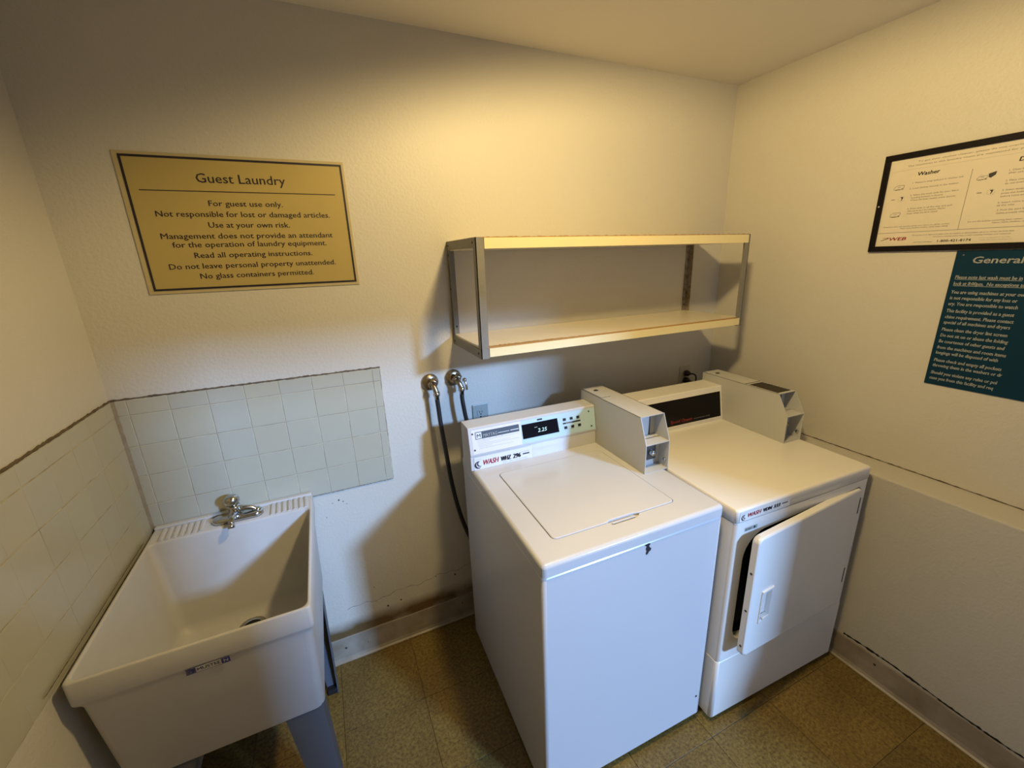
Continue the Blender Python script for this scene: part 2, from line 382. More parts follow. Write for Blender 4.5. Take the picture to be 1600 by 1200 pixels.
rough_strip('caulk_bead', wb, lambda t: (V3((0.50 + t * (TX1 - 0.50), -0.001, rowz[-1] - 0.002)), V3((0, 0, 1)), V3((0, -1, 0))), 60, 0.002, 0.006, 0.005, M['caulk'])
rough_strip('caulk_bead', wb, lambda t: (V3((0.011, -0.011, rowz[-1] + t * (TZ1 - rowz[-1]))), V3((0.707, 0.707, 0)), V3((0.707, -0.707, 0))), 60, 0.010, 0.018, 0.001, M['corner_caulk_shade'])  # corner bead, toned brown to carry the shade between the tiled walls
# plaster scar low on the wall, nail holes
rough_strip('plaster_crack', wb, lambda t: (V3((0.56 + t * 0.55, -0.0002, 0.262 + 0.03 * t + 0.006 * sin(19 * t) + 0.004 * sin(53 * t))), V3((0, 0, 1)), V3((0, -1, 0))), 90, 0.0008, 0.0035, 0.0006, M['inkgrey'])
def hole(parent, x, z, r, y=0.0, name='nail_hole'):
    bm = bmesh.new(); n = 9
    vs = [bm.verts.new((x + r * random.uniform(0.7, 1.2) * cos(2 * pi * i / n), y - 0.0012, z + r * random.uniform(0.7, 1.2) * sin(2 * pi * i / n))) for i in range(n)]
    ws = [bm.verts.new((v.co.x, y + 0.001, v.co.z)) for v in vs]
    loft(bm, [ws, vs]); obj(name, bm, M['screw'], parent)
for x, z, r in ((0.727, 0.213, 0.0045), (0.786, 0.222, 0.004), (1.048, 0.262, 0.005), (0.68, 0.335, 0.0025), (0.955, 0.285, 0.0025)): hole(wb, x, z, r)
for x, z, r in ((0.60, 0.80, 0.006), (0.615, 0.79, 0.004), (0.575, 0.792, 0.003), (0.627, 0.775, 0.003), (0.545, 0.735, 0.003)):
    hole(wb, x, z, r * 0.55, name='paint_chip')

# ---- left wall (very slightly out of square)
wl = box('wall_left', (-0.12, 0.0, YF - 0.1, 0.1, -0.1, H + 0.05), M['wall_s'], kind='structure', base=(0, 0, 0)); wl.rotation_euler = (0, 0, AL)
Rl = Matrix.Rotation(radians(90), 4, 'Z') @ Matrix.Rotation(radians(90), 4, 'X')
ycol = [-0.006, -0.059] + [-0.059 - T * k for k in range(1, 12)]
for i in range(len(ycol) - 1):
    for j in range(len(rowz) - 1):
        y1, y0, z1, z0 = ycol[i], ycol[i + 1], rowz[j], rowz[j + 1]
        wtile(wl, (0.0, y0, z0 + 0.0015), y1 - y0, z1 - z0 - 0.0030, Rl, random.choice(tm), 0.0004)
box('grout_bed', (0.0, 0.0064, ycol[-1] - 0.001, 0.0, rowz[-1] - 0.001, TZ1 + 0.001), M['grout'], wl)
rough_strip('caulk_bead', wl, lambda t: (V3((0.001, -t * 1.2, TZ1 + 0.002)), V3((0, 0, 1)), V3((1, 0, 0))), 130, 0.003, 0.008, 0.006, M['caulk'])
rough_strip('caulk_bead', wl, lambda t: (V3((0.012, -0.10 - t * 0.56, 0.8655)), V3((0.7, 0, 0.7)), V3((0.7, 0, 0.7))), 90, 0.006, 0.014, 0.003, M['caulk'])
rough_strip('caulk_bead', wl, lambda t: (V3((0.001, -0.655 - t * 0.4, rowz[-1] - 0.002)), V3((0, 0, 1)), V3((1, 0, 0))), 60, 0.001, 0.005, 0.004, M['grout'])

# ---- right wall: upper wall with the door opening, thicker lower part with a ledge
DX_0, DX_1, DZ = 1.51, 2.60, 2.22     # open doorway in the front wall, behind the camera
bm = bmesh.new()
x0, x1 = W, W + 0.13
bx(bm, x0, x1, YF - 0.12, 0.1, -0.1, H + 0.05)
wr = obj('wall_right', bm, M['wall_s'], kind='structure', base=(W, 0, 0)); wr.rotation_euler = (0, 0, AR)
RX, LZ = 2.4802, 0.8784
bm = bmesh.new(); bx(bm, RX, W + 0.01, YF, -0.001, -0.1, LZ, bev=0.006)
lw = obj('ledge_wall', bm, M['wall_r'], wr, label='thicker lower half of the right wall with a ledge on top')
rough_strip('ledge_crack', wr, lambda t: (V3((W - 0.0006, -0.02 - t * 1.7, LZ + 0.002)), V3((0, 0, 1)), V3((-1, 0, 0))), 140, 0.0015, 0.006, 0.001, M['caulk'])
rough_strip('ledge_crack', wr, lambda t: (V3((RX - 0.0004, -0.95 - t * 0.8, 0.126 + 0.006 * sin(9 * t))), V3((0, 0, 1)), V3((-1, 0, 0))), 90, 0.002, 0.012, 0.001, M['void'])
# door casing
bm = bmesh.new()
bx(bm, DX_0 - 0.06, DX_0, YF - 0.13, YF + 0.014, 0, DZ + 0.06, bev=0.003); bx(bm, DX_1 - 0.001, DX_1 + 0.019, YF - 0.13, YF + 0.014, LZ, DZ + 0.06, bev=0.003); bx(bm, DX_0, DX_1, YF - 0.13, YF + 0.014, DZ, DZ + 0.06, bev=0.003)
obj('trim_1', bm, M['doorwood'], kind='structure', base=(DX_0, YF, 0))
# ---- wall behind the camera, pavement outside the open door
bm = bmesh.new(); bx(bm, -0.15, DX_0, YF - 0.12, YF, -0.1, H + 0.05); bx(bm, DX_1, W + 0.2, YF - 0.12, YF, -0.1, H + 0.05); bx(bm, DX_0, DX_1, YF - 0.12, YF, DZ, H + 0.05)
obj('wall_front', bm, M['wall_s'], kind='structure', base=(1.3, YF, 0))

# ---- cove base
def cove(name, pts, n, m, h, parent=None, base=(0, 0, 0), rot=0.0):
    """pts: two floor points along the wall; n: direction into the room"""
    a, b = V3(pts[0]), V3(pts[1]); n = V3(n)
    prof = [(0, 0), (0.016, 0.0), (0.016, 0.003), (0.009, 0.008), (0.005, 0.020), (0.004, 0.05), (0.004, h - 0.004), (0.0025, h), (0, h)]
    bm = bmesh.new(); seg = 24; rs = []
    for i in range(seg + 1):
        p = a.lerp(b, i / seg); w = 0.0015 * sin(i * 2.1) + 0.001 * sin(i * 5.3)
        rs.append([bm.verts.new(p + n * (d + (w + 0.001 if 0 < k < 8 and z > 0.04 else 0)) + V3((0, 0, z + (w if z > 0.08 else 0)))) for k, (d, z) in enumerate(prof)])
    loft(bm, rs)
    o = obj(name, bm, m, kind='structure', base=base); o.rotation_euler = (0, 0, rot); return o
bb = cove('baseboard_back', ((0.0, -0.0005, 0), (RX, -0.0005, 0)), (0, -1, 0), M['vinyl'], 0.125)
for x, z, r in ((0.527, 0.07, 0.005), (1.07, 0.085, 0.004), (0.62, 0.06, 0.002)): hole(bb, x, z, r, y=-0.0056)
br = cove('baseboard_right', ((RX - 0.0005, -0.02, 0), (RX - 0.0005, YF + 0.02, 0)), (-1, 0, 0), M['vinyl'], 0.118, base=(W, 0, 0), rot=AR)
bm = bmesh.new(); sphere(bm, (RX - 0.006, -1.075, 0.085), 0.005, (0.4, 1, 1), 8, 6); obj('nail_hole', bm, M['screw'], br)
cove('baseboard_left', ((0.001, YF + 0.02, 0), (0.001, -0.02, 0)), (1, 0, 0), M['vinyl'], 0.118, rot=AL)

# ================================================================== LAUNDRY SINK
SX0, SX1, SY0, SY1, SZ = 0.0178, 0.5116, -0.6417, -0.0095, 0.8632
sk = root('laundry_sink', (0.265, -0.33, 0.0), 'white plastic utility sink with washboard ribs, in the tiled corner left of the washer', 'sink')
bm = bmesh.new()
def rr(x0, x1, y0, y1, r, z): return ring(bm, rrect(x0, x1, y0, y1, r), lambda p: (p[0], p[1], z))
BZ = 0.494
rings = [rr(0.055, 0.478, -0.600, -0.050, 0.02, BZ), rr(0.044, 0.4895, -0.617, -0.038, 0.024, BZ + 0.002), rr(0.040, 0.4935, -0.6220, -0.034, 0.024, BZ + 0.009),
         rr(0.027, 0.5045, -0.6350, -0.018, 0.022, 0.780), rr(0.0235, 0.5070, -0.6370, -0.016, 0.018, 0.790), rr(SX0 + 0.001, SX1 - 0.001, SY0 + 0.001, SY1 - 0.001, 0.012, 0.7965),
         rr(SX0, SX1, SY0, SY1, 0.010, 0.801), rr(SX0, SX1, SY0, SY1, 0.010, SZ - 0.004), rr(SX0 + 0.0015, SX1 - 0.0015, SY0 + 0.0015, SY1 - 0.0015, 0.009, SZ - 0.001), rr(SX0 + 0.004, SX1 - 0.004, SY0 + 0.004, SY1 - 0.004, 0.008, SZ),
         rr(SX0 + 0.0065, SX1 - 0.0065, SY0 + 0.0065, -0.112, 0.020, SZ), rr(SX0 + 0.0085, SX1 - 0.0085, SY0 + 0.0085, -0.115, 0.020, SZ - 0.002), rr(SX0 + 0.0095, SX1 - 0.0095, SY0 + 0.0095, -0.117, 0.020, SZ - 0.008),
         rr(0.048, 0.482, -0.604, -0.146, 0.035, BZ + 0.055), rr(0.060, 0.470, -0.592, -0.158, 0.04, BZ + 0.030), rr(0.085, 0.445, -0.565, -0.185, 0.04, BZ + 0.016)]
loft(bm, rings)
basin = obj('basin', bm, M['plastic'], sk, smooth=True)
bm = bmesh.new(); bx(bm, SX0 + 0.002, SX1 - 0.002, -0.030, SY1, SZ - 0.002, SZ + 0.009, bev=0.004, seg=3); obj('back_lip', bm, M['plastic'], basin, smooth=True)
def rib(x):
    bm = bmesh.new()
    prof = [(x - 0.008, SZ - 0.001), (x - 0.006, SZ + 0.003), (x - 0.002, SZ + 0.0055), (x + 0.004, SZ + 0.005), (x + 0.007, SZ - 0.001)]
    prism(bm, prof, lambda p: (p[0], -0.036, p[1]), lambda p: (p[0] + 0.003, -0.110, p[1] - 0.0005))
    obj('washboard_rib', bm, M['plastic'], basin)
for i in range(7): rib(0.052 + 0.0185 * i)
for i in range(7): rib(0.378 + 0.0185 * i)
bm = bmesh.new(); lathe(bm, (0.267, -0.215, BZ + 0.017), (0, 0, 1), [(0, 0.044), (0.002, 0.044), (0.004, 0.041), (0.003, 0.034), (0.0, 0.030)], 24)
dr = obj('drain', bm, M['chrome'], basin, smooth=True)
bm = bmesh.new(); cyl(bm, (0.267, -0.215, BZ + 0.0172), (0.267, -0.215, BZ + 0.0185), 0.030, n=20); obj('drain_mouth', bm, M['void'], basin)
# drain pipe below
bm = bmesh.new(); tube(bm, [(0.267, -0.215, BZ + 0.002), (0.267, -0.215, 0.42), (0.267, -0.215, 0.33), (0.267, -0.16, 0.28), (0.267, -0.09, 0.33), (0.267, -0.02, 0.35)], 0.02, 14); obj('drain_pipe', bm, M['leg'], sk, smooth=True)
def leg(fx, fy, wt, wb, foot, yt):
    """tapered steel angle leg; fx, fy = outward signs"""
    ox, oy = (0.488 if fx > 0 else 0.042), yt
    bx_, by_ = foot
    bm = bmesh.new(); t = 0.0035; top = 0.56 if fy > 0 else 0.505
    def sect(z, cx, cy, w):
        L = [(cx, cy), (cx - fx * w, cy), (cx - fx * w, cy - fy * t), (cx - fx * t, cy - fy * t), (cx - fx * t, cy - fy * w * 0.7), (cx, cy - fy * w * 0.7)]
        return [bm.verts.new((p[0], p[1], z)) for p in L]
    loft(bm, [sect(0.0, bx_, by_, wb), sect(0.006, bx_, by_, wb), sect(top, ox, oy, wt)])
    l = obj('leg', bm, M['leg'], sk)
    bm = bmesh.new(); bx(bm, bx_ - fx * wb if fx > 0 else bx_, bx_ if fx > 0 else bx_ - fx * wb, *sorted((by_, by_ - fy * wb * 0.7)), 0.0, 0.022, bev=0.004)
    obj('foot', bm, M['rubber'], l)
leg(1, -1, 0.098, 0.055, (0.515, -0.690), -0.617); leg(-1, -1, 0.140, 0.055, (0.045, -0.690), -0.617)
leg(1, 1, 0.10, 0.040, (0.480, -0.120), -0.040); leg(-1, 1, 0.10, 0.040, (0.052, -0.100), -0.040)
# maker's mark on the apron
bm = bmesh.new(); P = lambda u, v: V3((u, SY0 - 0.0008, v))
quad(bm, 0.2265, 0.3195, 0.7815, 0.7985, P, 0)
P = lambda u, v: V3((u, SY0 - 0.0012, v))
quad(bm, 0.228, 0.248, 0.783, 0.797, P, 1); quad(bm, 0.2265, 0.3195, 0.7978, 0.7988, P, 1); quad(bm, 0.2265, 0.3195, 0.7812, 0.7822, P, 1); quad(bm, 0.300, 0.3185, 0.783, 0.797, P, 1)
P = lambda u, v: V3((u, SY0 - 0.0016, v))
write(bm, 'EM', 0.2295, 0.2465, 0.7855, 0.009, P, bold=0.02, mi=0); write(bm, 'MUSTEE', 0.251, 0.298, 0.786, 0.0085, P, bold=0.01, mi=1); write(bm, 'N', 0.305, 0.314, 0.786, 0.008, P, mi=0)
o = obj('maker_mark', bm, [M['plastic'], M['inkblue']], basin, recalc=False, label='small navy maker lettering on the apron'); orient(o, (0, -1, 0))
# faucet
fz = SZ + 0.001
bm = bmesh.new()
R0 = [ring(bm, rrect(0.196, 0.352, -0.100, -0.050, 0.0245, 7), lambda p, z=z, s=s: (0.274 + (p[0] - 0.274) * s, -0.075 + (p[1] + 0.075) * (s * 1.0 if s == 1 else s * 0.98), fz + z)) for z, s in ((0, 1), (0.009, 1), (0.014, 0.97), (0.017, 0.88))]
loft(bm, R0)
fc = obj('faucet', bm, M['chrome'], sk, smooth=True, label='chrome single handle faucet on the sink deck')
bm = bmesh.new(); lathe(bm, (0.268, -0.075, fz + 0.012), (0, 0, 1), [(0, 0.026), (0.006, 0.024), (0.014, 0.020), (0.032, 0.018), (0.036, 0.020), (0.040, 0.020)]); obj('faucet_body', bm, M['chrome'], fc, smooth=True)
bm = bmesh.new(); lathe(bm, (0.268, -0.075, fz + 0.052), (-0.12, 0.1, 1), [(0, 0.012), (0.004, 0.017), (0.012, 0.023), (0.022, 0.0245), (0.032, 0.021), (0.038, 0.013), (0.040, 0.002)]); obj('ball_handle', bm, M['chrome'], fc, smooth=True)
bm = bmesh.new(); tube(bm, [(0.274, -0.078, fz + 0.020), (0.272, -0.100, fz + 0.030), (0.268, -0.125, fz + 0.032), (0.265, -0.146, fz + 0.020)], 0.0095, 12)
lathe(bm, (0.2648, -0.147, fz + 0.022), (0, -0.4, -1), [(0, 0.0105), (0.008, 0.0115), (0.014, 0.0110)], 14); obj('spout', bm, M['chrome'], fc, smooth=True)
bm = bmesh.new(); tube(bm, [(0.276, -0.075, fz + 0.026), (0.295, -0.074, fz + 0.034), (0.318, -0.072, fz + 0.028), (0.332, -0.072, fz + 0.018)], 0.0085, 10); sphere(bm, (0.334, -0.072, fz + 0.018), 0.013, (1, 1, 0.6)); obj('side_lever', bm, M['chrome'], fc, smooth=True)

# ================================================================== COIN BOX
def coin_box(parent, x0, x1, yb, yft, yfm, zb, zt, zm, vent, lock):
    t = 0.0022
    side = [(yb, zb), (yb, zt), (yft, zt), (yfm, zm), (yfm, zb)]
    bm = bmesh.new()
    for a, b in ((x0, x0 + t), (x1 - t, x1)): prism(bm, side, lambda p, a=a: (a, p[0], p[1]), lambda p, b=b: (b, p[0], p[1]))
    bx(bm, x0, x1, yb - t, yb, zb, zt)
    bx(bm, x0, x1, yft, yb, zt - t, zt)                          # top
    bx(bm, x0 + t, x1 - t, yfm + 0.0005, yb, zb, zb + t)           # bottom
    cb = obj('coin_box', bm, M['boxgray'], parent, label='pale grey steel coin meter box')
    d = 0.052 if lock else 0.060
    box('inner_back', (x0 + t, x1 - t, yfm + d, yfm + d + 0.004, zb + t, zm), M['boxgray'], cb)
    box('inner_back', (x0 + t, x1 - t, yft + 0.045, yft + 0.049, zm, zt - t), M['boxgray'], cb)
    box('inner_shelf', (x0 + t, x1 - t, yfm + 0.001, yft + 0.05, zm - t, zm), M['boxgray'], cb)
    box('dark_gap', (x1 - 0.030, x1 - 0.026, yft + 0.0435, yft + 0.045, zm, zt - t), M['mesh'], cb)
    xc = (x0 + x1) / 2
    lx = x0 + 0.070
    yl = yfm + d
    zc = (zb + zm) / 2 - 0.002
    box('lock_plate', (lx - 0.020, lx + 0.020, yl - 0.003, yl, zc - 0.030, zc + 0.030), M['lockplate'], cb, bev=0.001)
    bm = bmesh.new(); lathe(bm, (lx, yl - 0.003, zc), (0, -1, 0), [(0, 0.014), (0.006, 0.014), (0.010, 0.012), (0.013, 0.012), (0.015, 0.009)], 18); bx(bm, lx + 0.002, lx + 0.005, yl - 0.0195, yl - 0.017, zc - 0.006, zc + 0.006)
    obj('lock_cylinder', bm, M['chrome'], cb, smooth=True)
    bm = bmesh.new(); lathe(bm, (x1 - t - 0.001, yfm + 0.016, zb + 0.032), (-1, 0, 0), [(0, 0.007), (0.004, 0.007), (0.006, 0.005)], 12); obj('rivet', bm, M['chrome'], cb, smooth=True)
    # keyhole on top, drop slit
    bm = bmesh.new(); lathe(bm, (xc - 0.012, yb - 0.055, zt), (0, 0, 1), [(0, 0.010), (0.002, 0.010), (0.003, 0.0075), (0.001, 0.007)], 16); obj('top_lock', bm, M['lockplate'], cb, smooth=True)
    if vent:
        y0, y1 = -0.578, -0.437
        bm = bmesh.new(); bx(bm, x0 + 0.010, x1 - 0.012, y0, y1, zt, zt + 0.0006); pl_ = obj('vent_plate', bm, M['mesh'], cb)
        for i in range(9):
            y = y0 + 0.008 + i * (y1 - y0 - 0.016) / 8
            bm = bmesh.new(); bx(bm, x0 + 0.013, x1 - 0.015, y - 0.003, y + 0.003, zt + 0.0006, zt + 0.0022); obj('vent_slat', bm, M['mesh'], cb)
        box('top_slit', (x0 + 0.004, x1 - 0.006, y1 + 0.012, y1 + 0.017, zt + 0.0001, zt + 0.0007), M['mesh'], cb)
    else:
        bm = bmesh.new(); bx(bm, x0 + 0.004, x0 + 0.006, yb - 0.15, yb - 0.01, zt + 0.0001, zt + 0.0006); bx(bm, x0 + 0.006, x0 + 0.05, yb - 0.152, yb - 0.150, zt + 0.0001, zt + 0.0006); obj('top_hatch_line', bm, M['mesh'], cb)
    return cb

def deck_hole(bm, x0, x1, y0, y1, r, zs, notch=None):
    pts = rrect(x0, x1, y0, y1, r, 6)
    if notch:   # bulge towards the front between notch[0] and notch[1]
        a, b, d = notch
        i = max(k for k, p in enumerate(pts) if p[1] <= y0 + 1e-9 and p[0] < (x0 + x1) / 2)
        ext = [(a, y0), (a + 0.004, y0 - d * 0.6), (a + 0.012, y0 - d)] + [(a + (b - a) * k / 8, y0 - d) for k in range(2, 7)] + [(b - 0.018, y0 - d * 0.95), (b - 0.006, y0 - d * 0.5), (b, y0)]
        pts = pts[:i + 1] + ext + pts[i + 1:]
    return [ring(bm, pts, lambda p, z=z: (p[0], p[1], z)) for z in zs]

# ================================================================== WASHER
WX0, WX1, WYF, WYB, WZ = 1.0849, 1.7447, -0.8717, -0.130, 0.9380
ws = root('washing_machine', (1.415, -0.50, 0.0), 'white top load coin washer with lit price display, between the sink and the dryer', 'washing machine', -0.0159, (1.4, -0.5))
bm = bmesh.new()
def loop(b, i, r, z): return ring(b, rrect(WX0 + i, WX1 - i, WYF + i, WYB - i, r), lambda p: (p[0], p[1], z))
loft(bm, [loop(bm, 0.004, 0.010, 0.030), loop(bm, 0.0015, 0.012, 0.034), loop(bm, 0.0015, 0.012, 0.892), loop(bm, 0.004, 0.012, 0.8955)])
cab = obj('cabinet', bm, M['enamel'], ws, smooth=False)
for p in cab.data.polygons: p.use_smooth = len(p.vertices) == 4 and abs(p.normal.z) < 0.5 and p.area < 0.004
for x in (WX0 + 0.04, WX1 - 0.04):
    for y in (WYF + 0.05, WYB - 0.05):
        bm = bmesh.new(); lathe(bm, (x, y, 0.0), (0, 0, 1), [(0, 0.020), (0.010, 0.018), (0.012, 0.008), (0.031, 0.008)], 12); obj('levelling_foot', bm, M['rubber'], ws, smooth=True)
bm = bmesh.new()
prof = [(0.003, 0.012, 0.8965), (0.0, 0.014, 0.899), (0.0, 0.014, 0.926), (0.0015, 0.013, 0.932), (0.005, 0.012, 0.936), (0.012, 0.010, WZ)]
rg = [loop(bm, *q) for q in prof]
loft(bm, rg, True, False)
LX0, LX1, LY1, LY0 = 1.1658, 1.6171, -0.3481, -0.7840
hr = deck_hole(bm, LX0 - 0.0022, LX1 + 0.0022, LY0 - 0.0022, LY1 + 0.0022, 0.018, [WZ, WZ - 0.008], (1.352, 1.470, 0.016))
fill_hole(bm, rg[-1], hr[0]); bridge(bm, hr[0], hr[1]); bm.faces.new(hr[1])
dk = obj('top_deck', bm, M['enamel'], ws)
for p in dk.data.polygons:
    c = p.center + BASE[dk.name]
    p.use_smooth = (p.normal.z < 0.995 and c.z > WZ - 0.0125 and (c.x < WX0 + 0.02 or c.x > WX1 - 0.02 or c.y < WYF + 0.02 or c.y > WYB - 0.02))
bm = bmesh.new()
def lid(i, z):
    pts = rrect(LX0 + i, LX1 - i, LY0 + i, LY1 - i, 0.016, 6)
    k = max(k for k, p in enumerate(pts) if p[1] <= LY0 + i + 1e-9 and p[0] < 1.4)
    d = 0.006
    pts = pts[:k + 1] + [(1.352, LY0 + i), (1.362, LY0 + i + d), (1.455, LY0 + i + d), (1.470, LY0 + i)] + pts[k + 1:]
    return ring(bm, pts, lambda p: (p[0], p[1], z))
loft(bm, [lid(0.0012, WZ - 0.007), lid(0.0, WZ - 0.001), lid(0.0006, WZ + 0.0012), lid(0.0025, WZ + 0.0022)])
ld = obj('lid', bm, M['enamel'], ws)
bm = bmesh.new(); bx(bm, 1.366, 1.452, LY0 - 0.008, LY0 - 0.004, WZ - 0.008, WZ - 0.0015, bev=0.001); obj('lid_lip', bm, M['enamel'], ld)
# console
CY0, CYT, CYB, CZM, CZT = -0.2803, -0.2635, -0.1727, 0.9990, 1.1075
CX0, CX1 = 1.0810, 1.6450
prof = [(CYB, WZ), (CYB, CZT - 0.004), (CYB - 0.004, CZT), (CYT + 0.004, CZT), (CYT, CZT - 0.003), (CY0 - 0.0015, CZM + 0.003), (CY0 - 0.0015, CZM), (CY0 + 0.0015, CZM - 0.003), (CY0, WZ)]
bm = bmesh.new(); prism(bm, prof, lambda p: (CX0, p[0], p[1]), lambda p: (CX1, p[0], p[1]))
cn = obj('control_console', bm, M['enamel'], ws)
def face(off):
    def P(u, v):
        y = CY0 - 0.0015 + (CYT - CY0 + 0.0015) * (v - CZM - 0.003) / (CZT - 0.003 - CZM - 0.003) if v > CZM else CY0
        return V3((u, y - off, v))
    return P
bm = bmesh.new(); quad(bm, CX0 + 0.012, 1.297, CZM + 0.006, CZT - 0.008, face(0.0006), 0); quad(bm, 1.297, CX1 - 0.001, CZM + 0.006, CZT - 0.008, face(0.0006), 1)
quad(bm, CX0 + 0.002, CX1, CZM + 0.0035, CZM + 0.005, face(0.0008), 2)
quad(bm, CX0 + 0.012, CX1 - 0.001, CZT - 0.0085, CZT - 0.0075, face(0.0009), 2)
o = obj('control_face', bm, [M['panelwhite'], M['panel_sky'], M['inklight']], cn, recalc=False); orient(o, (0, -1, 0))
bm = bmesh.new(); P = face(0.0010)
quad(bm, 1.107, 1.290, 1.061, 1.089, P, 0)
P = face(0.0014); quad(bm, 1.1095, 1.1325, 1.0635, 1.0865, P, 1)
P = face(0.0018); write(bm, 'M', 1.114, 1.128, 1.068, 0.013, P, bold=0.02, mi=0); write(bm, 'MAYTAG', 1.139, 1.196, 1.0665, 0.012, P, bold=0.010, mi=1)
quad(bm, 1.200, 1.247, 1.0705, 1.0725, P, 1); quad(bm, 1.252, 1.287, 1.0705, 1.0735, P, 1)
P = face(0.0012)
for v, a, b in ((1.054, 1.112, 1.287), (1.048, 1.112, 1.160), (1.042, 1.115, 1.250), (1.036, 1.115, 1.287), (1.030, 1.118, 1.17), (1.024, 1.118, 1.26)): quad(bm, a, b, v, v + 0.0011, P, 2)
for x in (1.135, 1.16, 1.185, 1.21): quad(bm, x, x + 0.010, 1.0575, 1.059, P, 2)
quad(bm, 1.371, 1.394, 1.0885, 1.0945, P, 3)
quad(bm, 1.487, 1.572, 1.0515, 1.0575, P, 3); write(bm, 'SELECT', 1.50, 1.53, 1.0530, 0.003, face(0.0016), mi=1)
for i, x in enumerate((1.497, 1.530, 1.563)): quad(bm, x - 0.012, x + 0.012, 1.0625, 1.0632, P, 2); quad(bm, x - 0.012, x + 0.012, 1.0275, 1.0282, P, 2)
o = obj('control_print', bm, [M['slate'], M['sticker'], M['inklight'], M['black']], cn, recalc=False, kind='stuff', label='dark brand strip and printed instructions'); orient(o, (0, -1, 0))
bm = bmesh.new(); Pa, Pb = face(0.0004), face(0.0020)
q4 = [(1.303, 1.025), (1.467, 1.025), (1.462, 1.0825), (1.301, 1.0825)]
prism(bm, q4, lambda p: Pa(*p), lambda p: Pb(*p)); ds = obj('display_window', bm, M['glassblack'], cn)
bm = bmesh.new(); P = face(0.0023)
write(bm, '2.25', 1.370, 1.411, 1.042, 0.0145, P, shear=0.15, mi=0); write(bm, 'price', 1.357, 1.369, 1.0625, 0.0035, P, mi=0)
o = obj('display_digits', bm, M['led'], cn, recalc=False, label='pale green digits reading 2.25'); orient(o, (0, -1, 0))
for x, z in ((1.495, 1.071), (1.528, 1.071), (1.560, 1.071), (1.499, 1.0365), (1.532, 1.0365), (1.565, 1.0365)):
    bm = bmesh.new(); Pa, Pb = face(0.0004), face(0.0030)
    q = [(x - 0.0065, z - 0.005), (x + 0.0065, z - 0.005), (x + 0.0065, z + 0.005), (x - 0.0065, z + 0.005)]
    prism(bm, q, lambda p: Pa(*p), lambda p: Pb(*p)); obj('button', bm, M['black'], cn)
for x, z in ((1.0965, 1.084), (1.100, 1.021), (1.615, 1.085), (1.624, 1.021)):
    bm = bmesh.new(); c = face(0.0)(x, z); lathe(bm, c, (0, -1, 0.1), [(0, 0.0038), (0.0015, 0.0036), (0.0022, 0.002)], 10); obj('screw', bm, M['screw'], cn)
def wash_label(parent, x0, x1, z0, z1, y, model, mat_idx=None):
    """operator's sticker: swirl, red word, model number"""
    w = x1 - x0; h = z1 - z0
    P = lambda u, v: V3((x0 + u * w, y - 0.0006, z0 + v * h)); bm = bmesh.new()
    poly(bm, [(0, 0), (1, 0), (1, 0.93), (0.985, 1), (0, 1)], P, 0)
    P = lambda u, v: V3((x0 + u * w, y - 0.0010, z0 + v * h))
    for k, (cx, cy, r, th) in enumerate(((0.085, 0.40, 0.26, 0.07), (0.105, 0.46, 0.20, 0.05))):
        a0, a1 = (100, 290)
        for i in range(8):
            t0, t1 = radians(a0 + (a1 - a0) * i / 8), radians(a0 + (a1 - a0) * (i + 1) / 8)
            s = h / w; q0, q1 = th * sin(pi * (i + 0.3) / 8.6), th * sin(pi * (i + 1.3) / 8.6)
            poly(bm, [(cx + r * s * cos(t0), cy + r * sin(t0)), (cx + r * s * cos(t1), cy + r * sin(t1)), (cx + (r + q1 * 2) * s * cos(t1), cy + (r + q1 * 2) * sin(t1)), (cx + (r + q0 * 2) * s * cos(t0), cy + (r + q0 * 2) * sin(t0))], P, 1)
    write(bm, 'WASH', 0.15, 0.41, 0.28, 0.40, P, shear=0.25, bold=0.008, mi=2)
    write(bm, model[0], 0.45, 0.62, 0.28, 0.36, P, shear=0.1, bold=0.015, mi=1); write(bm, model[1], 0.66, 0.79, 0.28, 0.36, P, shear=0.1, bold=0.015, mi=1)
    quad(bm, 0.83, 0.95, 0.42, 0.52, P, 1); quad(bm, 0.80, 0.95, 0.66, 0.69, P, 3); quad(bm, 0.02, 0.12, 0.80, 0.83, P, 3)
    write(bm, 'for service call', 0.48, 0.90, 0.09, 0.11, P, mi=3)
    o = obj('service_label', bm, [M['sticker'] if mat_idx is None else mat_idx, M['ink'], M['inkred'], M['inklight']], parent, recalc=False, kind='stuff', label='white service sticker with red lettering and model number'); orient(o, (0, -1, 0)); return o
wash_label(cn, CX0 + 0.012, 1.339, WZ + 0.001, 0.991, CY0 - 0.0003, ('WHZ', '296'))
coin_box(ws, 1.6466, 1.7565, -0.155, -0.5623, -0.6004, WZ + 0.0005, 1.1502, 1.0522, False, True)
# rust chip, seam and screw on the front
bm = bmesh.new()
poly(bm, [(1.425, 0.8925), (1.433, 0.8925), (1.444, 0.8935), (1.4475, 0.890), (1.443, 0.884), (1.446, 0.878), (1.452, 0.873), (1.450, 0.867), (1.443, 0.863), (1.4405, 0.857), (1.434, 0.855), (1.432, 0.860), (1.4345, 0.868), (1.431, 0.876), (1.434, 0.884)], lambda u, v: V3((u, WYF + 0.0006, v)))
o = obj('rust_chip', bm, M['rust'], cab, recalc=False, label='dark chip where the enamel has flaked off'); orient(o, (0, -1, 0))
bm = bmesh.new(); lathe(bm, (1.718, WYF + 0.0014, 0.126), (0, -1, 0), [(0, 0.0045), (0.001, 0.0045), (0.0018, 0.003)], 10); obj('screw', bm, M['screw'], cab)

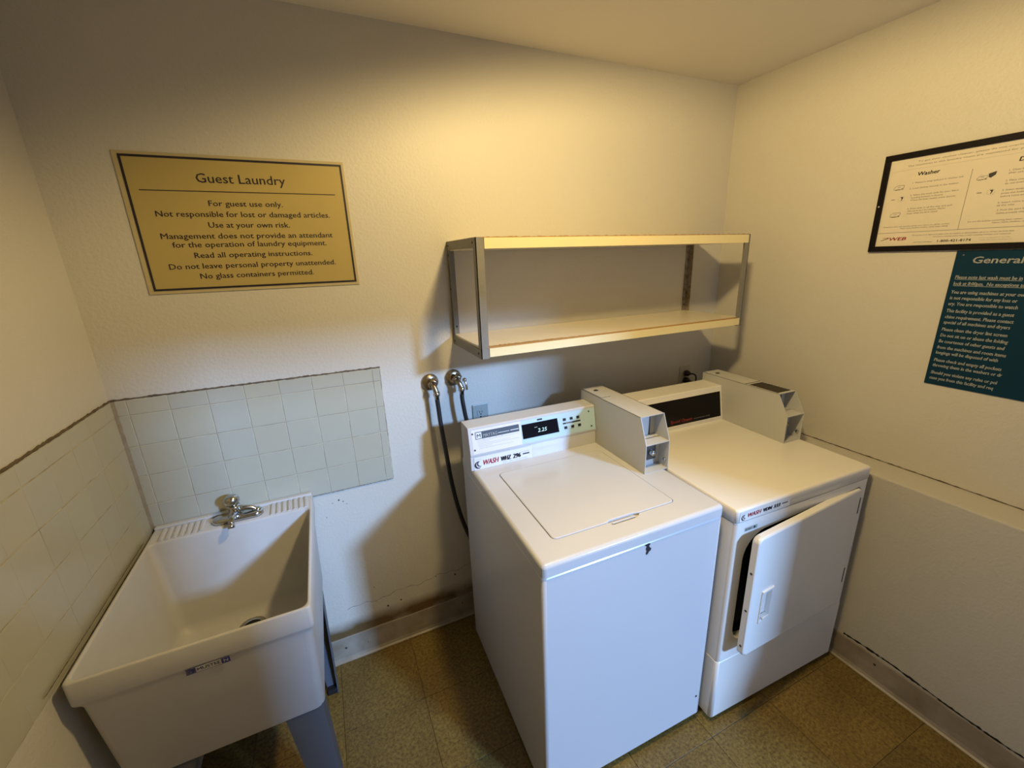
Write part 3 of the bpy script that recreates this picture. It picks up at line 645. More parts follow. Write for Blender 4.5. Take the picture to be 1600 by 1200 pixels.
# ================================================================== DRYER
DX0, DX1, DYF, DYB, DZT = 1.7700, 2.4676, -0.9216, -0.130, 0.9260
dy = root('tumble_dryer', (2.118, -0.52, 0.0), 'cream white coin dryer with its front door ajar, in the right corner beside the washer', 'dryer', -0.0318, (2.1, -0.5))
SEAM, TOE = DZT - 0.0491, 0.2975
OX0, OX1, OZ0, OZ1 = 1.826, 2.4300, 0.303, 0.849
def opening(i, n=10):
    c = (2.128, 0.58); P_ = []
    for cx, cy, r, a in ((OX1 - 0.024, OZ1 - 0.024, 0.024, 0), (OX0 + 0.10, 0.822 - 0.10, 0.10, 90), (OX0 + 0.07, 0.365 + 0.07, 0.07, 180), (OX1 - 0.024, OZ0 + 0.024, 0.024, 270)):
        for k in range(n + 1):
            t = radians(a + 90 * k / n); P_.append((cx + (r + i) * cos(t), cy + (r + i) * sin(t)))
    return P_
bm = bmesh.new()
def dl(i, r, z): return ring(bm, rrect(DX0 + i, DX1 - i, DYF + i, DYB - i, r), lambda p: (p[0], p[1], z))
# body shell: sides, back, top, bottom as an open tray, then the front sheet with the opening
D1 = 0.012
bx(bm, DX0 + 0.002, DX0 + 0.010, DYF + D1, DYB, TOE + 0.002, SEAM - 0.001); bx(bm, DX1 - 0.010, DX1 - 0.002, DYF + D1, DYB, TOE + 0.002, SEAM - 0.001)
bx(bm, DX0 + 0.010, DX1 - 0.010, DYB - 0.008, DYB, TOE + 0.002, SEAM - 0.001)
cabd = obj('cabinet', bm, M['enamel_d'], dy)
bm = bmesh.new()
fr = lambda i, y: ring(bm, rrect(DX0 + 0.002 + i, DX1 - 0.002 - i, TOE + 0.002, SEAM - 0.001, 0.002, 10), lambda p: (p[0], y, p[1]))
hl = lambda i, y: ring(bm, opening(i), lambda p: (p[0], y, p[1]))
f0, f1, f2 = fr(0.0, DYF + D1), fr(0.003, DYF + 0.004), fr(0.012, DYF)
h0, h1, h2, h3, h4 = hl(0.003, DYF), hl(0.0012, DYF + 0.001), hl(0.0003, DYF + 0.004), hl(0.0, DYF + 0.016), hl(0.0, DYF + 0.060)
bridge(bm, f0, f1); bridge(bm, f1, f2); fill_hole(bm, f2, h0)
for a, b in ((h0, h1), (h1, h2), (h2, h3), (h3, h4)): bridge(bm, a, b)
o = obj('front_panel', bm, M['enamel_d'], cabd)
for p in o.data.polygons: p.use_smooth = abs(p.normal.y) < 0.995
bm = bmesh.new()
hh = lambda i, y: ring(bm, opening(i), lambda p: (p[0], y, p[1]))
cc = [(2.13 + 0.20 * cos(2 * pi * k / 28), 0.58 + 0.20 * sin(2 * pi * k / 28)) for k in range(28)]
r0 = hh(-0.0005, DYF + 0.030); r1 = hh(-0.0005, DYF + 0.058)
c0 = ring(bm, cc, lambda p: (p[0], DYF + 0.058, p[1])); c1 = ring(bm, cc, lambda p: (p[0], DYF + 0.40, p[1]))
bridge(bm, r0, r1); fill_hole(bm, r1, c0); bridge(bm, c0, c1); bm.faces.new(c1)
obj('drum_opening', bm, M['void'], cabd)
# top
bm = bmesh.new()
loft(bm, [dl(0.003, 0.010, SEAM + 0.0008), dl(0.0, 0.012, SEAM + 0.003), dl(0.0, 0.012, DZT - 0.009), dl(0.0015, 0.012, DZT - 0.004), dl(0.005, 0.010, DZT - 0.001), dl(0.011, 0.008, DZT)])
tp = obj('top_panel', bm, M['enamel_d'], dy)
for p in tp.data.polygons: p.use_smooth = len(p.vertices) == 4 and abs(p.normal.z) < 0.98
# toe panel
bm = bmesh.new()
loft(bm, [dl(0.004, 0.012, 0.0246), dl(0.0, 0.014, 0.028), dl(0.0, 0.014, TOE - 0.003), dl(0.003, 0.012, TOE)])
o = obj('toe_panel', bm, M['enamel_d'], dy)
for p in o.data.polygons: p.use_smooth = len(p.vertices) == 4 and abs(p.normal.z) < 0.5 and p.area < 0.004
for x in (DX0 + 0.04, DX1 - 0.04):
    for y in (DYF + 0.05, DYB - 0.05):
        bm = bmesh.new(); lathe(bm, (x, y, 0.0), (0, 0, 1), [(0, 0.020), (0.008, 0.018), (0.010, 0.008), (0.026, 0.008)], 12); obj('levelling_foot', bm, M['rubber'], dy, smooth=True)
# door, standing slightly open on its right hand hinges
HXx, HYy, ANG, DL = 2.4275, DYF + 0.019, radians(5.0), 0.620
DZ0, DZ1 = 0.307, 0.845
bm = bmesh.new(); TH = 0.024
zlow = lambda u: DZ0 + 0.040 * (u / DL)
def drr(i, y):
    pts = rrect(-DL + i, -i, DZ0 + i, DZ1 - i, 0.022, 6)
    return ring(bm, [(p[0], p[1] + (0.060 * (-p[0] / DL) * max(0, (DZ1 - p[1]) / (DZ1 - DZ0)))) for p in pts], lambda p: (p[0], y, p[1]))
q = [drr(0.0, -0.001), drr(0.0, -TH + 0.006), drr(0.002, -TH + 0.002), drr(0.007, -TH)]
bridge(bm, q[0], q[1]); bridge(bm, q[1], q[2]); bridge(bm, q[2], q[3]); bm.faces.new(q[0])
hx0, hx1, hz0, hz1 = -DL + 0.060, -DL + 0.118, 0.487, 0.618
hd = [ring(bm, rrect(hx0, hx1, hz0, hz1, 0.008, 4), lambda p, y=y: (p[0], y, p[1])) for y in (-TH,)]
hd.append(ring(bm, rrect(hx0 + 0.003, hx1 - 0.003, hz0 + 0.004, hz1 - 0.004, 0.006, 4), lambda p: (p[0], -TH + 0.014, p[1])))
fill_hole(bm, q[3], hd[0]); bridge(bm, hd[0], hd[1]); bm.faces.new(hd[1])
door = obj('door', bm, M['enamel_d'], None, label='flat cream door standing ajar')
door.parent = dy; bd = BASE[dy.name]
door.location = V3((HXx, HYy, 0)) - bd; door.rotation_euler = (0, 0, ANG); BASE[door.name] = V3((0, 0, 0))
for p in door.data.polygons: p.use_smooth = abs(p.normal.y) < 0.99 and p.area < 0.002
bm = bmesh.new()
bx(bm, hx0 - 0.002, hx1 + 0.002, -TH - 0.005, -TH + 0.004, hz1 - 0.006, hz1 + 0.003, bev=0.002); bx(bm, hx0 + 0.018, hx1 - 0.006, -TH - 0.004, -TH + 0.012, hz0 + 0.006, hz0 + 0.016, bev=0.002)
bx(bm, hx0 - 0.003, hx0 + 0.003, -TH - 0.003, -TH + 0.003, hz0, hz1, bev=0.0015)
obj('door_handle', bm, M['enamel_d'], door, label='moulded recessed pull')
for z in (0.410, 0.560, 0.710):
    bm = bmesh.new(); lathe(bm, (-DL + 0.0005, -0.012, z), (-1, 0, 0), [(0, 0.0045), (0.0015, 0.004), (0.002, 0.002)], 10); obj('edge_screw', bm, M['screw'], door)
for z0, z1 in ((0.735, 0.803), (0.415, 0.483)):
    box('hinge', (-0.0085, -0.0025, -TH - 0.0009, -TH + 0.004, z0, z1), M['screw'], door)
# console
EX0, EX1 = DX0 + 0.003, 2.3590
EY0, EYT, EYB, EZT = -0.322, -0.288, -0.180, 1.094
prof = [(EYB, DZT), (EYB, EZT - 0.003), (EYB - 0.003, EZT), (EYT - 0.004, EZT), (EYT - 0.008, EZT - 0.003), (EYT - 0.009, EZT - 0.010), (EY0, DZT + 0.012), (EY0 - 0.002, DZT)]
bm = bmesh.new(); prism(bm, prof, lambda p: (EX0, p[0], p[1]), lambda p: (EX1, p[0], p[1])); ec = obj('control_console', bm, M['enamel_d'], dy)
def face2(off):
    def P(u, v):
        t = (v - DZT - 0.012) / (EZT - 0.010 - DZT - 0.012); return V3((u, EY0 + (EYT - 0.009 - EY0) * t - off, v))
    return P
gz0, gz1 = DZT + 0.020, EZT - 0.026
bm = bmesh.new(); Pa, Pb = face2(0.0002), face2(0.0016)
prism(bm, [(EX0 + 0.03, gz0), (EX1 - 0.012, gz0), (EX1 - 0.012, gz1), (EX0 + 0.03, gz1)], lambda p: Pa(*p), lambda p: Pb(*p)); obj('display_window', bm, M['glassblack'], ec)
bm = bmesh.new(); Pa, Pb = face2(-0.001), face2(0.0030)
for a, b, c, d in ((EX0 + 0.01, EX1 - 0.002, gz1, gz1 + 0.006), (EX0 + 0.01, EX1 - 0.002, gz0 - 0.006, gz0), (EX1 - 0.012, EX1 - 0.004, gz0, gz1)):
    prism(bm, [(a, c), (b, c), (b, d), (a, d)], lambda p: Pa(*p), lambda p: Pb(*p))
obj('window_bezel', bm, M['enamel_d'], ec)
bm = bmesh.new(); P = face2(0.0019)
write(bm, 'Speed Queen', 2.035, 2.165, gz0 + 0.012, 0.013, P, shear=0.3, bold=0.02, mi=0); write(bm, 'commercial', 2.178, 2.275, gz0 + 0.013, 0.006, P, mi=1)
o = obj('console_print', bm, [M['inkred'], M['inkgrey']], ec, recalc=False, label='red script lettering along the bottom of the black window'); orient(o, (0, -1, 0))
wash_label(tp, 1.784, 2.018, SEAM + 0.006, DZT - 0.008, DYF - 0.0003, ('VDN', '333'), M['enamel_d'])
bm = bmesh.new(); P = lambda u, v: V3((u, DYF - 0.0007, v))
quad(bm, 1.815, 1.872, 0.839, 0.852, P, 0); P = lambda u, v: V3((u, DYF - 0.0011, v)); write(bm, 'gas dryer', 1.818, 1.845, 0.843, 0.006, P, shear=0.2, mi=1); quad(bm, 1.856, 1.862, 0.841, 0.850, P, 1)
o = obj('small_sticker', bm, [M['plate'], M['ink']], cabd, recalc=False); orient(o, (0, -1, 0))
coin_box(dy, 2.3596, 2.4640, -0.175, -0.592, -0.6432, DZT + 0.0005, 1.1331, 1.0453, True, False)

# ================================================================== WALL SHELF
HX0, HX1, HD, HZ0, HZ1 = 1.1306, 2.4017, 0.3387, 1.3872, 1.7887
sh = root('wall_shelf', ((HX0 + HX1) / 2, -0.02, HZ0), 'two tier wall shelf with yellowed boards in a grey steel frame above the machines', 'shelf')
AW, t = 0.028, 0.0025
def angle(name, x, y, s, sy, m, w=AW, z0=HZ0, z1=HZ1):
    """vertical angle post; flanges go inwards by s in x and sy in y"""
    bm = bmesh.new(); bx(bm, *sorted((x, x + s * w)), *sorted((y, y + sy * t)), z0, z1); bx(bm, *sorted((x, x + s * t)), *sorted((y, y + sy * w)), z0, z1)
    return obj(name, bm, m, sh)
posts = []
for x, s in ((HX0, 1), (HX1, -1)):
    p1 = angle('upright', x, -HD, s, 1, M['steel']); p2 = angle('upright', x, -0.001, s, -1, M['steel'] if s > 0 else M['rusty'], 0.026)
    for y, z in ((-0.014, HZ1 - 0.050), (-0.014, HZ1 - 0.18), (-0.014, HZ0 + 0.065)):
        bm = bmesh.new(); lathe(bm, (x - s * 0.0005, y, z), (-s, 0, 0), [(0, 0.0045), (0.0008, 0.0042)], 10); obj('bolt_hole', bm, M['screw'], p2)
    bm = bmesh.new(); lathe(bm, (x + s * 0.016, -0.0035, HZ0 + 0.07), (0, -1, 0), [(0, 0.0045), (0.0015, 0.004)], 10); obj('screw', bm, M['screw'], p2)
    for z0, z1 in ((HZ1 - 0.032, HZ1), (HZ0, HZ0 + 0.032)):
        bm = bmesh.new(); bx(bm, *sorted((x - s * 0.0012, x + s * t)), -HD + 0.003, -0.002, z0, z1); hz = z0 if z0 < 1.5 else z1 - t
        bx(bm, *sorted((x, x + s * 0.02)), -HD + 0.002, -0.002, z0, z0 + t)
        cb_ = obj('side_bar', bm, M['steel'], sh)
        for y in (-HD + 0.028, -0.022):
            bm = bmesh.new(); lathe(bm, (x - s * 0.0013, y, (z0 + z1) / 2), (-s, 0, 0), [(0, 0.0042), (0.0015, 0.0036), (0.002, 0.002)], 10); obj('bolt', bm, M['screw'], cb_)
for zt in (HZ1 - 0.001, HZ0 + 0.040):
    zb = zt - 0.034
    bm = bmesh.new(); bx(bm, HX0 + 0.0035, HX1 - 0.0035, -HD + 0.005, -0.004, zb, zt)
    bdp = obj('shelf_board', bm, M['lam'], sh)
    bm = bmesh.new(); bx(bm, HX0 + AW + 0.0015, HX1 - 0.010, -HD - 0.0015, -HD + 0.0049, zb - 0.001, zt - (0.0015 if zt > 1.6 else 0.0045)); obj('edge_band', bm, M['edge'], bdp)
    # chipped brown core showing along the front arris
    bm = bmesh.new(); n = 150; rs = []
    for i in range(n + 1):
        u = i / n; x = HX0 + 0.020 + u * (HX1 - HX0 - 0.030)
        big = 0.026 if zt < 1.6 else 0.004
        w = 0.0028 + (big * max(0, 1 - u * 2.0) + 0.0012) * random.uniform(0.35, 1.0)
        rs.append([bm.verts.new((x, -HD - 0.0008, zt - (0.0016 if zt > 1.6 else 0.0046))), bm.verts.new((x, -HD + 0.001, zt + 0.0008 + (0.0026 * random.random() ** 2 if zt > 1.6 else -0.0035 * u))), bm.verts.new((x, -HD + 0.001 + w, zt + 0.0005)), bm.verts.new((x, -HD + 0.001 + w, zt - 0.002))])
    loft(bm, rs); obj('chipped_edge', bm, M['core'], bdp)

# ================================================================== WATER VALVES AND HOSES
def valve(x, z, label, kx):
    v = root('water_valve', (x, 0.0, z), label, 'water valve', group=None)
    bm = bmesh.new(); lathe(bm, (x, -0.0005, z), (0, -1, 0), [(0, 0.035), (0.003, 0.036), (0.008, 0.033), (0.013, 0.024), (0.015, 0.018)], 28); obj('escutcheon', bm, M['brass'], v, smooth=True)
    bm = bmesh.new(); lathe(bm, (x, -0.012, z), (0, -1, -0.05), [(0, 0.013), (0.020, 0.013), (0.024, 0.016), (0.034, 0.016), (0.038, 0.012)], 16)
    tube(bm, [(x, -0.040, z), (x + kx * 0.5, -0.056, z - 0.010), (x + kx, -0.062, z - 0.030)], 0.011, 12); obj('valve_body', bm, M['brass'], v, smooth=True)
    bm = bmesh.new(); lathe(bm, (x + kx * 0.2, -0.045, z + 0.004), (0.4, -0.35, 0.8), [(0, 0.006), (0.012, 0.006), (0.014, 0.014), (0.020, 0.015), (0.022, 0.008)], 14); obj('valve_handle', bm, M['brass'], v, smooth=True)
    bm = bmesh.new(); lathe(bm, (x + kx, -0.062, z - 0.028), (0, 0, -1), [(0, 0.0125), (0.006, 0.0135), (0.016, 0.0135), (0.018, 0.010), (0.030, 0.0095)], 14); obj('hose_coupling', bm, M['chrome'], v, smooth=True)
    return v
v1 = valve(1.014, 1.238, 'left brass water valve with round wall plate, black hose hanging below', 0.010)
v2 = valve(1.114, 1.243, 'right brass water valve with round wall plate, nearer the wall socket', 0.016)
def lever(v, x, z):
    bm = bmesh.new(); tube(bm, [(x + 0.030, -0.060, z - 0.002), (x + 0.036, -0.066, z - 0.02), (x + 0.037, -0.068, z - 0.042)], 0.005, 8); sphere(bm, (x + 0.031, -0.062, z + 0.0), 0.009); obj('chrome_spigot', bm, M['chrome'], v, smooth=True, label='bright chrome spigot')
lever(v2, 1.114, 1.243)
bm = bmesh.new(); tube(bm, [(1.024, -0.062, 1.182), (1.026, -0.062, 1.15), (1.030, -0.066, 1.06), (1.041, -0.070, 0.93), (1.052, -0.072, 0.80), (1.075, -0.072, 0.65), (1.105, -0.070, 0.53), (1.145, -0.066, 0.42), (1.22, -0.06, 0.33), (1.30, -0.062, 0.30)], 0.0095)
tag(obj('supply_hose', bm, M['rubber'], smooth=True, base=(1.024, -0.06, 0.30)), 'long black rubber hose curving down from the left valve to behind the washer', 'hose')
bm = bmesh.new(); tube(bm, [(1.130, -0.062, 1.187), (1.130, -0.062, 1.16), (1.136, -0.064, 1.10), (1.146, -0.066, 1.02), (1.150, -0.066, 0.90), (1.19, -0.064, 0.70), (1.26, -0.062, 0.55), (1.33, -0.062, 0.50)], 0.0092)
tag(obj('supply_hose', bm, M['rubber'], smooth=True, base=(1.13, -0.06, 0.50)), 'short visible black hose dropping from the right valve behind the washer console', 'hose')

# ================================================================== SOCKETS
def outlet(x0, z1, label, dark=False):
    w, h = 0.072, 0.116; x1 = x0 + w; z0 = z1 - h
    r = root('wall_outlet', ((x0 + x1) / 2, 0, z0), label, 'outlet')
    m = M['plate'] if not dark else M['doorwood']
    box('cover_plate', (x0, x1, -0.006, -0.0004, z0, z1), m, r, bev=0.002)
    for zc in (z1 - 0.038, z1 - 0.078):
        bm = bmesh.new(); pts = [(0.0165 * cos(a), max(-0.0135, min(0.0135, 0.0175 * sin(a)))) for a in [2 * pi * i / 20 for i in range(20)]]
        prism(bm, pts, lambda p: ((x0 + x1) / 2 + p[0], -0.005, zc + p[1]), lambda p: ((x0 + x1) / 2 + p[0], -0.008, zc + p[1])); rc = obj('receptacle', bm, m, r)
        bm = bmesh.new(); xc = (x0 + x1) / 2
        for dx in (-0.0065, 0.0045): bx(bm, xc + dx, xc + dx + 0.002, -0.0085, -0.0078, zc - 0.001, zc + 0.008)
        bx(bm, xc - 0.0025, xc + 0.0025, -0.0085, -0.0078, zc - 0.010, zc - 0.005); obj('slots', bm, M['void'], rc)
    bm = bmesh.new(); lathe(bm, ((x0 + x1) / 2, -0.006, (z0 + z1) / 2), (0, -1, 0), [(0, 0.004), (0.001, 0.0035)], 10); obj('screw', bm, M['screw'], r)
outlet(1.190, 1.1045, 'grey duplex outlet on the back wall just above the washer console')
outlet(2.396, 1.117, 'outlet in the right corner behind the dryer with two black plugs in it', True)
def plug(x, z, label, pts):
    r = root('power_plug', (x, -0.006, z), label, 'plug')
    bm = bmesh.new(); lathe(bm, (x, -0.0088, z), (0.15, -1, 0), [(0, 0.014), (0.004, 0.0165), (0.018, 0.0165), (0.026, 0.011), (0.032, 0.007)], 16); obj('plug_body', bm, M['black'], r, smooth=True)
    bm = bmesh.new(); tube(bm, pts, 0.004, 8); obj('cord', bm, M['black'], r, smooth=True)
plug(2.432, 1.079, 'upper black plug in the corner outlet', [(2.436, -0.036, 1.079), (2.452, -0.052, 1.078), (2.466, -0.055, 1.060), (2.470, -0.050, 1.02), (2.462, -0.05, 0.90), (2.44, -0.06, 0.7)])
plug(2.432, 1.039, 'lower black plug in the corner outlet, half hidden by the dryer console', [(2.436, -0.036, 1.039), (2.446, -0.052, 1.030), (2.448, -0.055, 0.98), (2.43, -0.055, 0.85), (2.40, -0.06, 0.65)])

# ================================================================== GUEST LAUNDRY SIGN
gs = root('wall_sign', (0.484, 0.0, 1.6464), 'gold sign headed Guest Laundry with a thin dark border, above the sink', 'sign')
box('sign_board', (0.1770, 0.7908, -0.0040, -0.0004, 1.6464, 2.0493), M['goldrim'], gs, bev=0.0006)
box('sign_face', (0.192, 0.781, -0.0048, -0.0040, 1.658, 2.038), M['gold'], gs)
bm = bmesh.new(); P = lambda u, v: V3((u, -0.0054, v)); a, b, c, d, w = 0.190, 0.7825, 1.656, 2.0405, 0.0062
quad(bm, a, b, c, c + w, P); quad(bm, a, b, d - w, d, P); quad(bm, a, a + w, c + w, d - w, P); quad(bm, b - w, b, c + w, d - w, P); quad(bm, 0.2190, 0.7515, 1.9450, 1.9475, P)
o = obj('border_line', bm, M['ink'], gs, recalc=False); orient(o, (0, -1, 0))
bm = bmesh.new()
P2 = lambda u, v: V3((u, -0.0055, v))
bm.free()
for s, x0, x1, z in (('Guest Laundry', 0.3640, 0.6050, 1.9710), ('For guest use only.', 0.382, 0.586, 1.9045), ('Not responsible for lost or damaged articles.', 0.243, 0.724, 1.8730), ('Use at your own risk.', 0.3695, 0.5965, 1.8415),
                     ('Management does not provide an attendant', 0.2415, 0.7240, 1.8090), ('for the operation of laundry equipment.', 0.265, 0.7010, 1.7835), ('Read all operating instructions.', 0.3145, 0.6510, 1.7515),
                     ('Do not leave personal property unattended.', 0.243, 0.7210, 1.7190), ('No glass containers permitted.', 0.317, 0.6460, 1.6880)):
    bm = bmesh.new(); hh_ = 0.0255 if s == 'Guest Laundry' else 0.0160
    write(bm, s, x0, x1, z, hh_, P); write(bm, s, x0 + 0.0006, x1 + 0.0006, z + 0.0003, hh_, P2)
    o = obj('text_line', bm, M['ink'], gs, recalc=False, kind='stuff'); orient(o, (0, -1, 0))

# ================================================================== RIGHT WALL SIGNS (u runs away from the corner, along -y)
def on_right(off): return lambda u, v: V3((W - off, -u, v))
def right_root(name, u, v, label, cat):
    o = root(name, (W, -u, v), label, cat, AR, (W, 0)); return o
fr_ = right_root('framed_notice', 1.05, 1.70, 'black framed washer and dryer instructions hanging on the right wall', 'framed notice')
U0, U1, Z0, Z1 = 0.6905, 1.400, 1.6995, 2.0345
bm = bmesh.new(); FW = 0.0195; TB = 0.0195
for a, b, c, d in ((U0, U1, Z1 - TB, Z1), (U0, U1, Z0, Z0 + TB), (U0, U0 + FW, Z0 + TB, Z1 - TB), (U1 - FW, U1, Z0 + TB, Z1 - TB)):
    bx(bm, W - 0.012, W - 0.0005, -b, -a, c, d, bev=0.0015)
frm = obj('frame', bm, M['frameblack'], fr_)
bm = bmesh.new(); lathe(bm, (W - 0.012, -(U0 + 0.009), 1.862), (-1, 0, 0), [(0, 0.0035), (0.001, 0.003)], 10); obj('frame_screw', bm, M['chrome'], frm)
box('notice_sheet', (W - 0.0052, W - 0.0006, -(U1 - FW), -(U0 + FW), Z0 + TB, Z1 - TB), M['paper'], fr_)
bm = bmesh.new(); P = on_right(0.0058)
write(bm, 'Washer', 0.797, 0.857, 1.9535, 0.0115, P, shear=0.1, bold=0.03, mi=0); write(bm, 'Dryer', 1.043, 1.094, 1.9535, 0.0115, P, shear=0.1, bold=0.03, mi=0)
write(bm, 'To get your clothes cleaner, please do not overload. For best results follow the directions below.', 0.790, 1.290, 1.9985, 0.0045, P, mi=1)
write(bm, 'The machines in this laundry room are maintained for your convenience. Use the correct amount of soap.', 0.762, 1.300, 1.9870, 0.0048, P, mi=1)
quad(bm, 0.714, 1.376, 1.9765, 1.9772, P, 2); quad(bm, 0.9400, 0.9412, 1.765, 1.950, P, 1); quad(bm, 0.711, 1.376, 1.7650, 1.7662, P, 1)
for s, a, b, z in (('1. Measure soap and put in washer tub.', 0.787, 0.924, 1.929), ('2. Load clothes loosely in the washer.', 0.781, 0.915, 1.911), ('3. Select the wash cycle for your fabric', 0.788, 0.919, 1.8885), ('by pushing the button on the panel.', 0.792, 0.880, 1.8800), ('Close lid then insert coins shown.', 0.792, 0.915, 1.8715),
                   ('4. Push slide in all the way and pull', 0.787, 0.910, 1.8435), ('slide out to start the machine. Washer', 0.789, 0.895, 1.8355), ('stops when the lid is raised.', 0.789, 0.876, 1.8275),
                   ('1. Clean lint screen before each load and', 1.027, 1.160, 1.9290), ('after use.', 1.027, 1.060, 1.9210), ('2. Place clothes in dryer and close the door', 1.025, 1.165, 1.9000), ('do not overload.', 1.025, 1.080, 1.8915), ('3. Select temperature for the fabric and', 1.023, 1.150, 1.8730), ('press the button on the control panel', 1.023, 1.150, 1.8640), ('before coins are used in the slot.', 1.023, 1.130, 1.8550),
                   ('4. Insert coins and push slide in and out', 1.020, 1.160, 1.8370), ('all the way.', 1.020, 1.060, 1.8290), ('5. Push the start button to begin. Remove', 1.023, 1.160, 1.8150), ('clothes promptly when the load is dry.', 1.023, 1.130, 1.8060)):
    write(bm, s, a, b, z, 0.0048, P, mi=1)
for s, a, b, z in (('If machine does not operate, press coin return or call for service.', 0.726, 0.916, 1.7850), ('Please have machine number ready when calling.', 0.779, 0.913, 1.7780), ('Do not dry articles containing foam rubber, plastic or similar materials.', 0.961, 1.165, 1.7860), ('Never leave children unattended.', 1.020, 1.120, 1.7790)): write(bm, s, a, b, z, 0.0040, P, mi=1)
write(bm, 'WEB', 0.752, 0.803, 1.7385, 0.0105, P, shear=0.2, bold=0.04, mi=3)
for k in range(4): quad(bm, 0.724 + 0.006 * k, 0.7285 + 0.006 * k, 1.7385 + 0.002 * k, 1.7405 + 0.0025 * k, P, 0, sk=0.004)
quad(bm, 0.730, 0.750, 1.7475, 1.7490, P, 3)
write(bm, 'For service or to report a problem with the washers or dryers please call us or contact the front desk.', 0.820, 1.076, 1.7520, 0.0040, P, mi=1)
write(bm, 'Service is available seven days a week including holidays and weekends.', 0.880, 1.070, 1.7445, 0.0035, P, mi=1)
write(bm, '1-800-421-8174', 0.894, 0.980, 1.7275, 0.0075, P, bold=0.02, mi=0); write(bm, 'toll free number', 0.826, 0.880, 1.7280, 0.0045, P, mi=1); write(bm, 'web service company', 1.000, 1.076, 1.7280, 0.0040, P, mi=2); write(bm, 'los angeles area', 1.000, 1.070, 1.7350, 0.0035, P, mi=2)
def machine_icon(u, v, s=1.0):
    q = [(0, 0), (0.022, 0), (0.030, 0.006), (0.030, 0.013), (0.008, 0.013), (0.0, 0.006)]
    for i in range(len(q)):
        (a, b), (c, d) = q[i], q[(i + 1) % len(q)]; L = sqrt((c - a) ** 2 + (d - b) ** 2); nx, ny = -(d - b) / L * 0.0006, (c - a) / L * 0.0006
        poly(bm, [(u + (a - nx) * s, v + (b - ny) * s), (u + (c - nx) * s, v + (d - ny) * s), (u + (c + nx) * s, v + (d + ny) * s), (u + (a + nx) * s, v + (b + ny) * s)], P, 1)
    quad(bm, u + 0.004 * s, u + 0.020 * s, v - 0.0016 * s, v + 0.0002, P, 0); quad(bm, u + 0.022 * s, u + 0.029 * s, v - 0.001, v + 0.002, P, 1)
    quad(bm, u + 0.010 * s, u + 0.020 * s, v + 0.005, v + 0.009, P, 2)
machine_icon(0.734, 1.915); machine_icon(0.739, 1.822); machine_icon(0.957, 1.914, 0.8)
poly(bm, [(0.982, 1.9290), (1.000, 1.9340), (0.999, 1.9240), (0.989, 1.9160), (0.984, 1.9190)], P, 0)
def coin_icon(u, v):
    n = 16
    for i in range(n):
        a0, a1 = 2 * pi * i / n, 2 * pi * (i + 1) / n
        poly(bm, [(u + r * cos(a), v + r * sin(a)) for r, a in ((0.0085, a0), (0.0085, a1), (0.0093, a1), (0.0093, a0))], P, 2)
    poly(bm, [(u - 0.004, v + 0.006), (u + 0.005, v + 0.006), (u + 0.004, v + 0.001), (u + 0.001, v - 0.006), (u - 0.001, v - 0.006), (u + 0.001, v + 0.001)], P, 0)
coin_icon(0.763, 1.882); coin_icon(0.998, 1.874); quad(bm, 0.732, 0.744, 1.8805, 1.8825, P, 1); quad(bm, 0.965, 0.977, 1.8730, 1.8755, P, 1)
o = obj('notice_print', bm, [M['ink'], M['inkgrey'], M['inklight'], M['inkred']], fr_, recalc=False, kind='stuff'); orient(o, (-1, 0, 0))

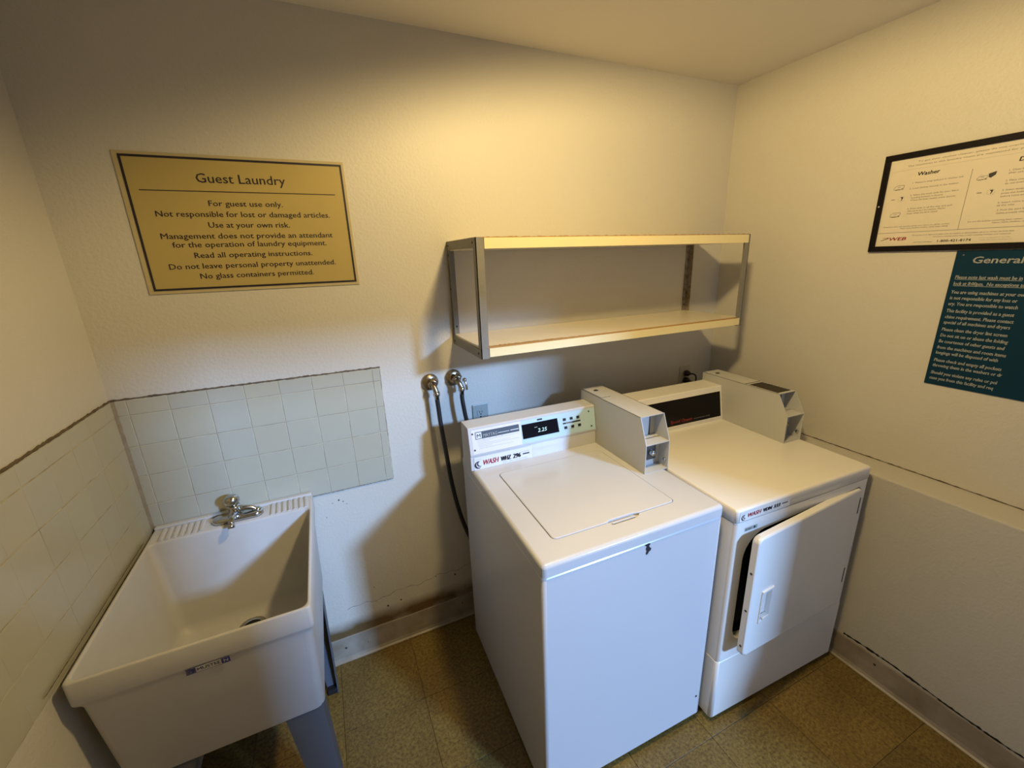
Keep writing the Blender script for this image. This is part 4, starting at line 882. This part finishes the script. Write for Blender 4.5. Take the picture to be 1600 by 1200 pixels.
bs = right_root('rules_sign', 1.16, 1.232, 'dark teal sign of general laundry rules in white type, below the framed notice', 'sign')
box('sign_board', (W - 0.0036, W - 0.0006, -1.385, -0.9525, 1.2330, 1.6970), M['navy'], bs)
bm = bmesh.new(); P = on_right(0.0042)
write(bm, 'General', 0.9985, 1.1150, 1.6570, 0.0200, P, shear=0.12, bold=0.022); write(bm, 'Rules', 1.150, 1.238, 1.6570, 0.0200, P, shear=0.12, bold=0.022)
o = obj('text_line', bm, M['inkwhite'], bs, recalc=False, kind='stuff'); orient(o, (-1, 0, 0))
K = 0.4180
rows = [('Please note last wash must be in', 1.6060, 1), ('lock at 8:00pm.  No exceptions to', 1.5850, 1), ('You are using machines at your own', 1.5565, 0), ('is not responsible for any loss or', 1.5370, 0), ('ery. You are responsible to watch', 1.5170, 0),
        ('This facility is provided as a guest', 1.4930, 0), ('chine requirement. Please contact', 1.4720, 0), ('special of all machines and dryers', 1.4530, 0), ('Please clean the dryer lint screen', 1.4280, 0), ('Do not sit on or abuse the folding', 1.4070, 0),
        ('Be courteous of other guests and', 1.3860, 0), ('from the machines and room items', 1.3640, 0), ('longings will be disposed of with', 1.3450, 0), ('Please check and empty all pockets', 1.3180, 0), ('throwing them in the washers or dr', 1.2990, 0), ('Should you violate any rules or pol', 1.2720, 0), ('cuse you from this facility and req', 1.2520, 0)]
for s, z, ul in rows:
    bm = bmesh.new()
    w_ = max(v.x for v in glyphs(s, 0.12, 0.0)[0]); L_ = min(0.018 * 0.62 * w_ * 1.08, 0.40)
    write(bm, s, 0.9650, 0.9650 + L_, z, 0.0108, P, shear=0.12, bold=0.018)
    if ul: quad(bm, 0.9650, 0.9650 + L_, z - 0.0028, z - 0.0020, P)
    o = obj('text_line', bm, M['inkwhite'], bs, recalc=False, kind='stuff'); orient(o, (-1, 0, 0))
bm = bmesh.new(); lathe(bm, (W - 0.0036, -0.972, 1.683), (-1, 0, 0), [(0, 0.003), (0.001, 0.0025)], 10); obj('screw', bm, M['chrome'], bs)

# ================================================================== CEILING LAMP (just above the picture)
cl = root('ceiling_lamp', (LAMP.x, LAMP.y, H), 'round flush ceiling lamp with a warm lit diffuser above the washer', 'lamp')
bm = bmesh.new(); lathe(bm, (LAMP.x, LAMP.y, H - 0.0005), (0, 0, -1), [(0, 0.13), (0.020, 0.13), (0.026, 0.125), (0.028, 0.11)], 36); obj('lamp_base', bm, M['enamel'], cl, smooth=True)
bm = bmesh.new(); lathe(bm, (LAMP.x, LAMP.y, H - 0.028), (0, 0, -1), [(0, 0.108), (0.012, 0.105), (0.018, 0.09), (0.0195, 0.06), (0.020, 0.001)], 36); obj('diffuser', bm, M['lampglass'], cl, smooth=True)
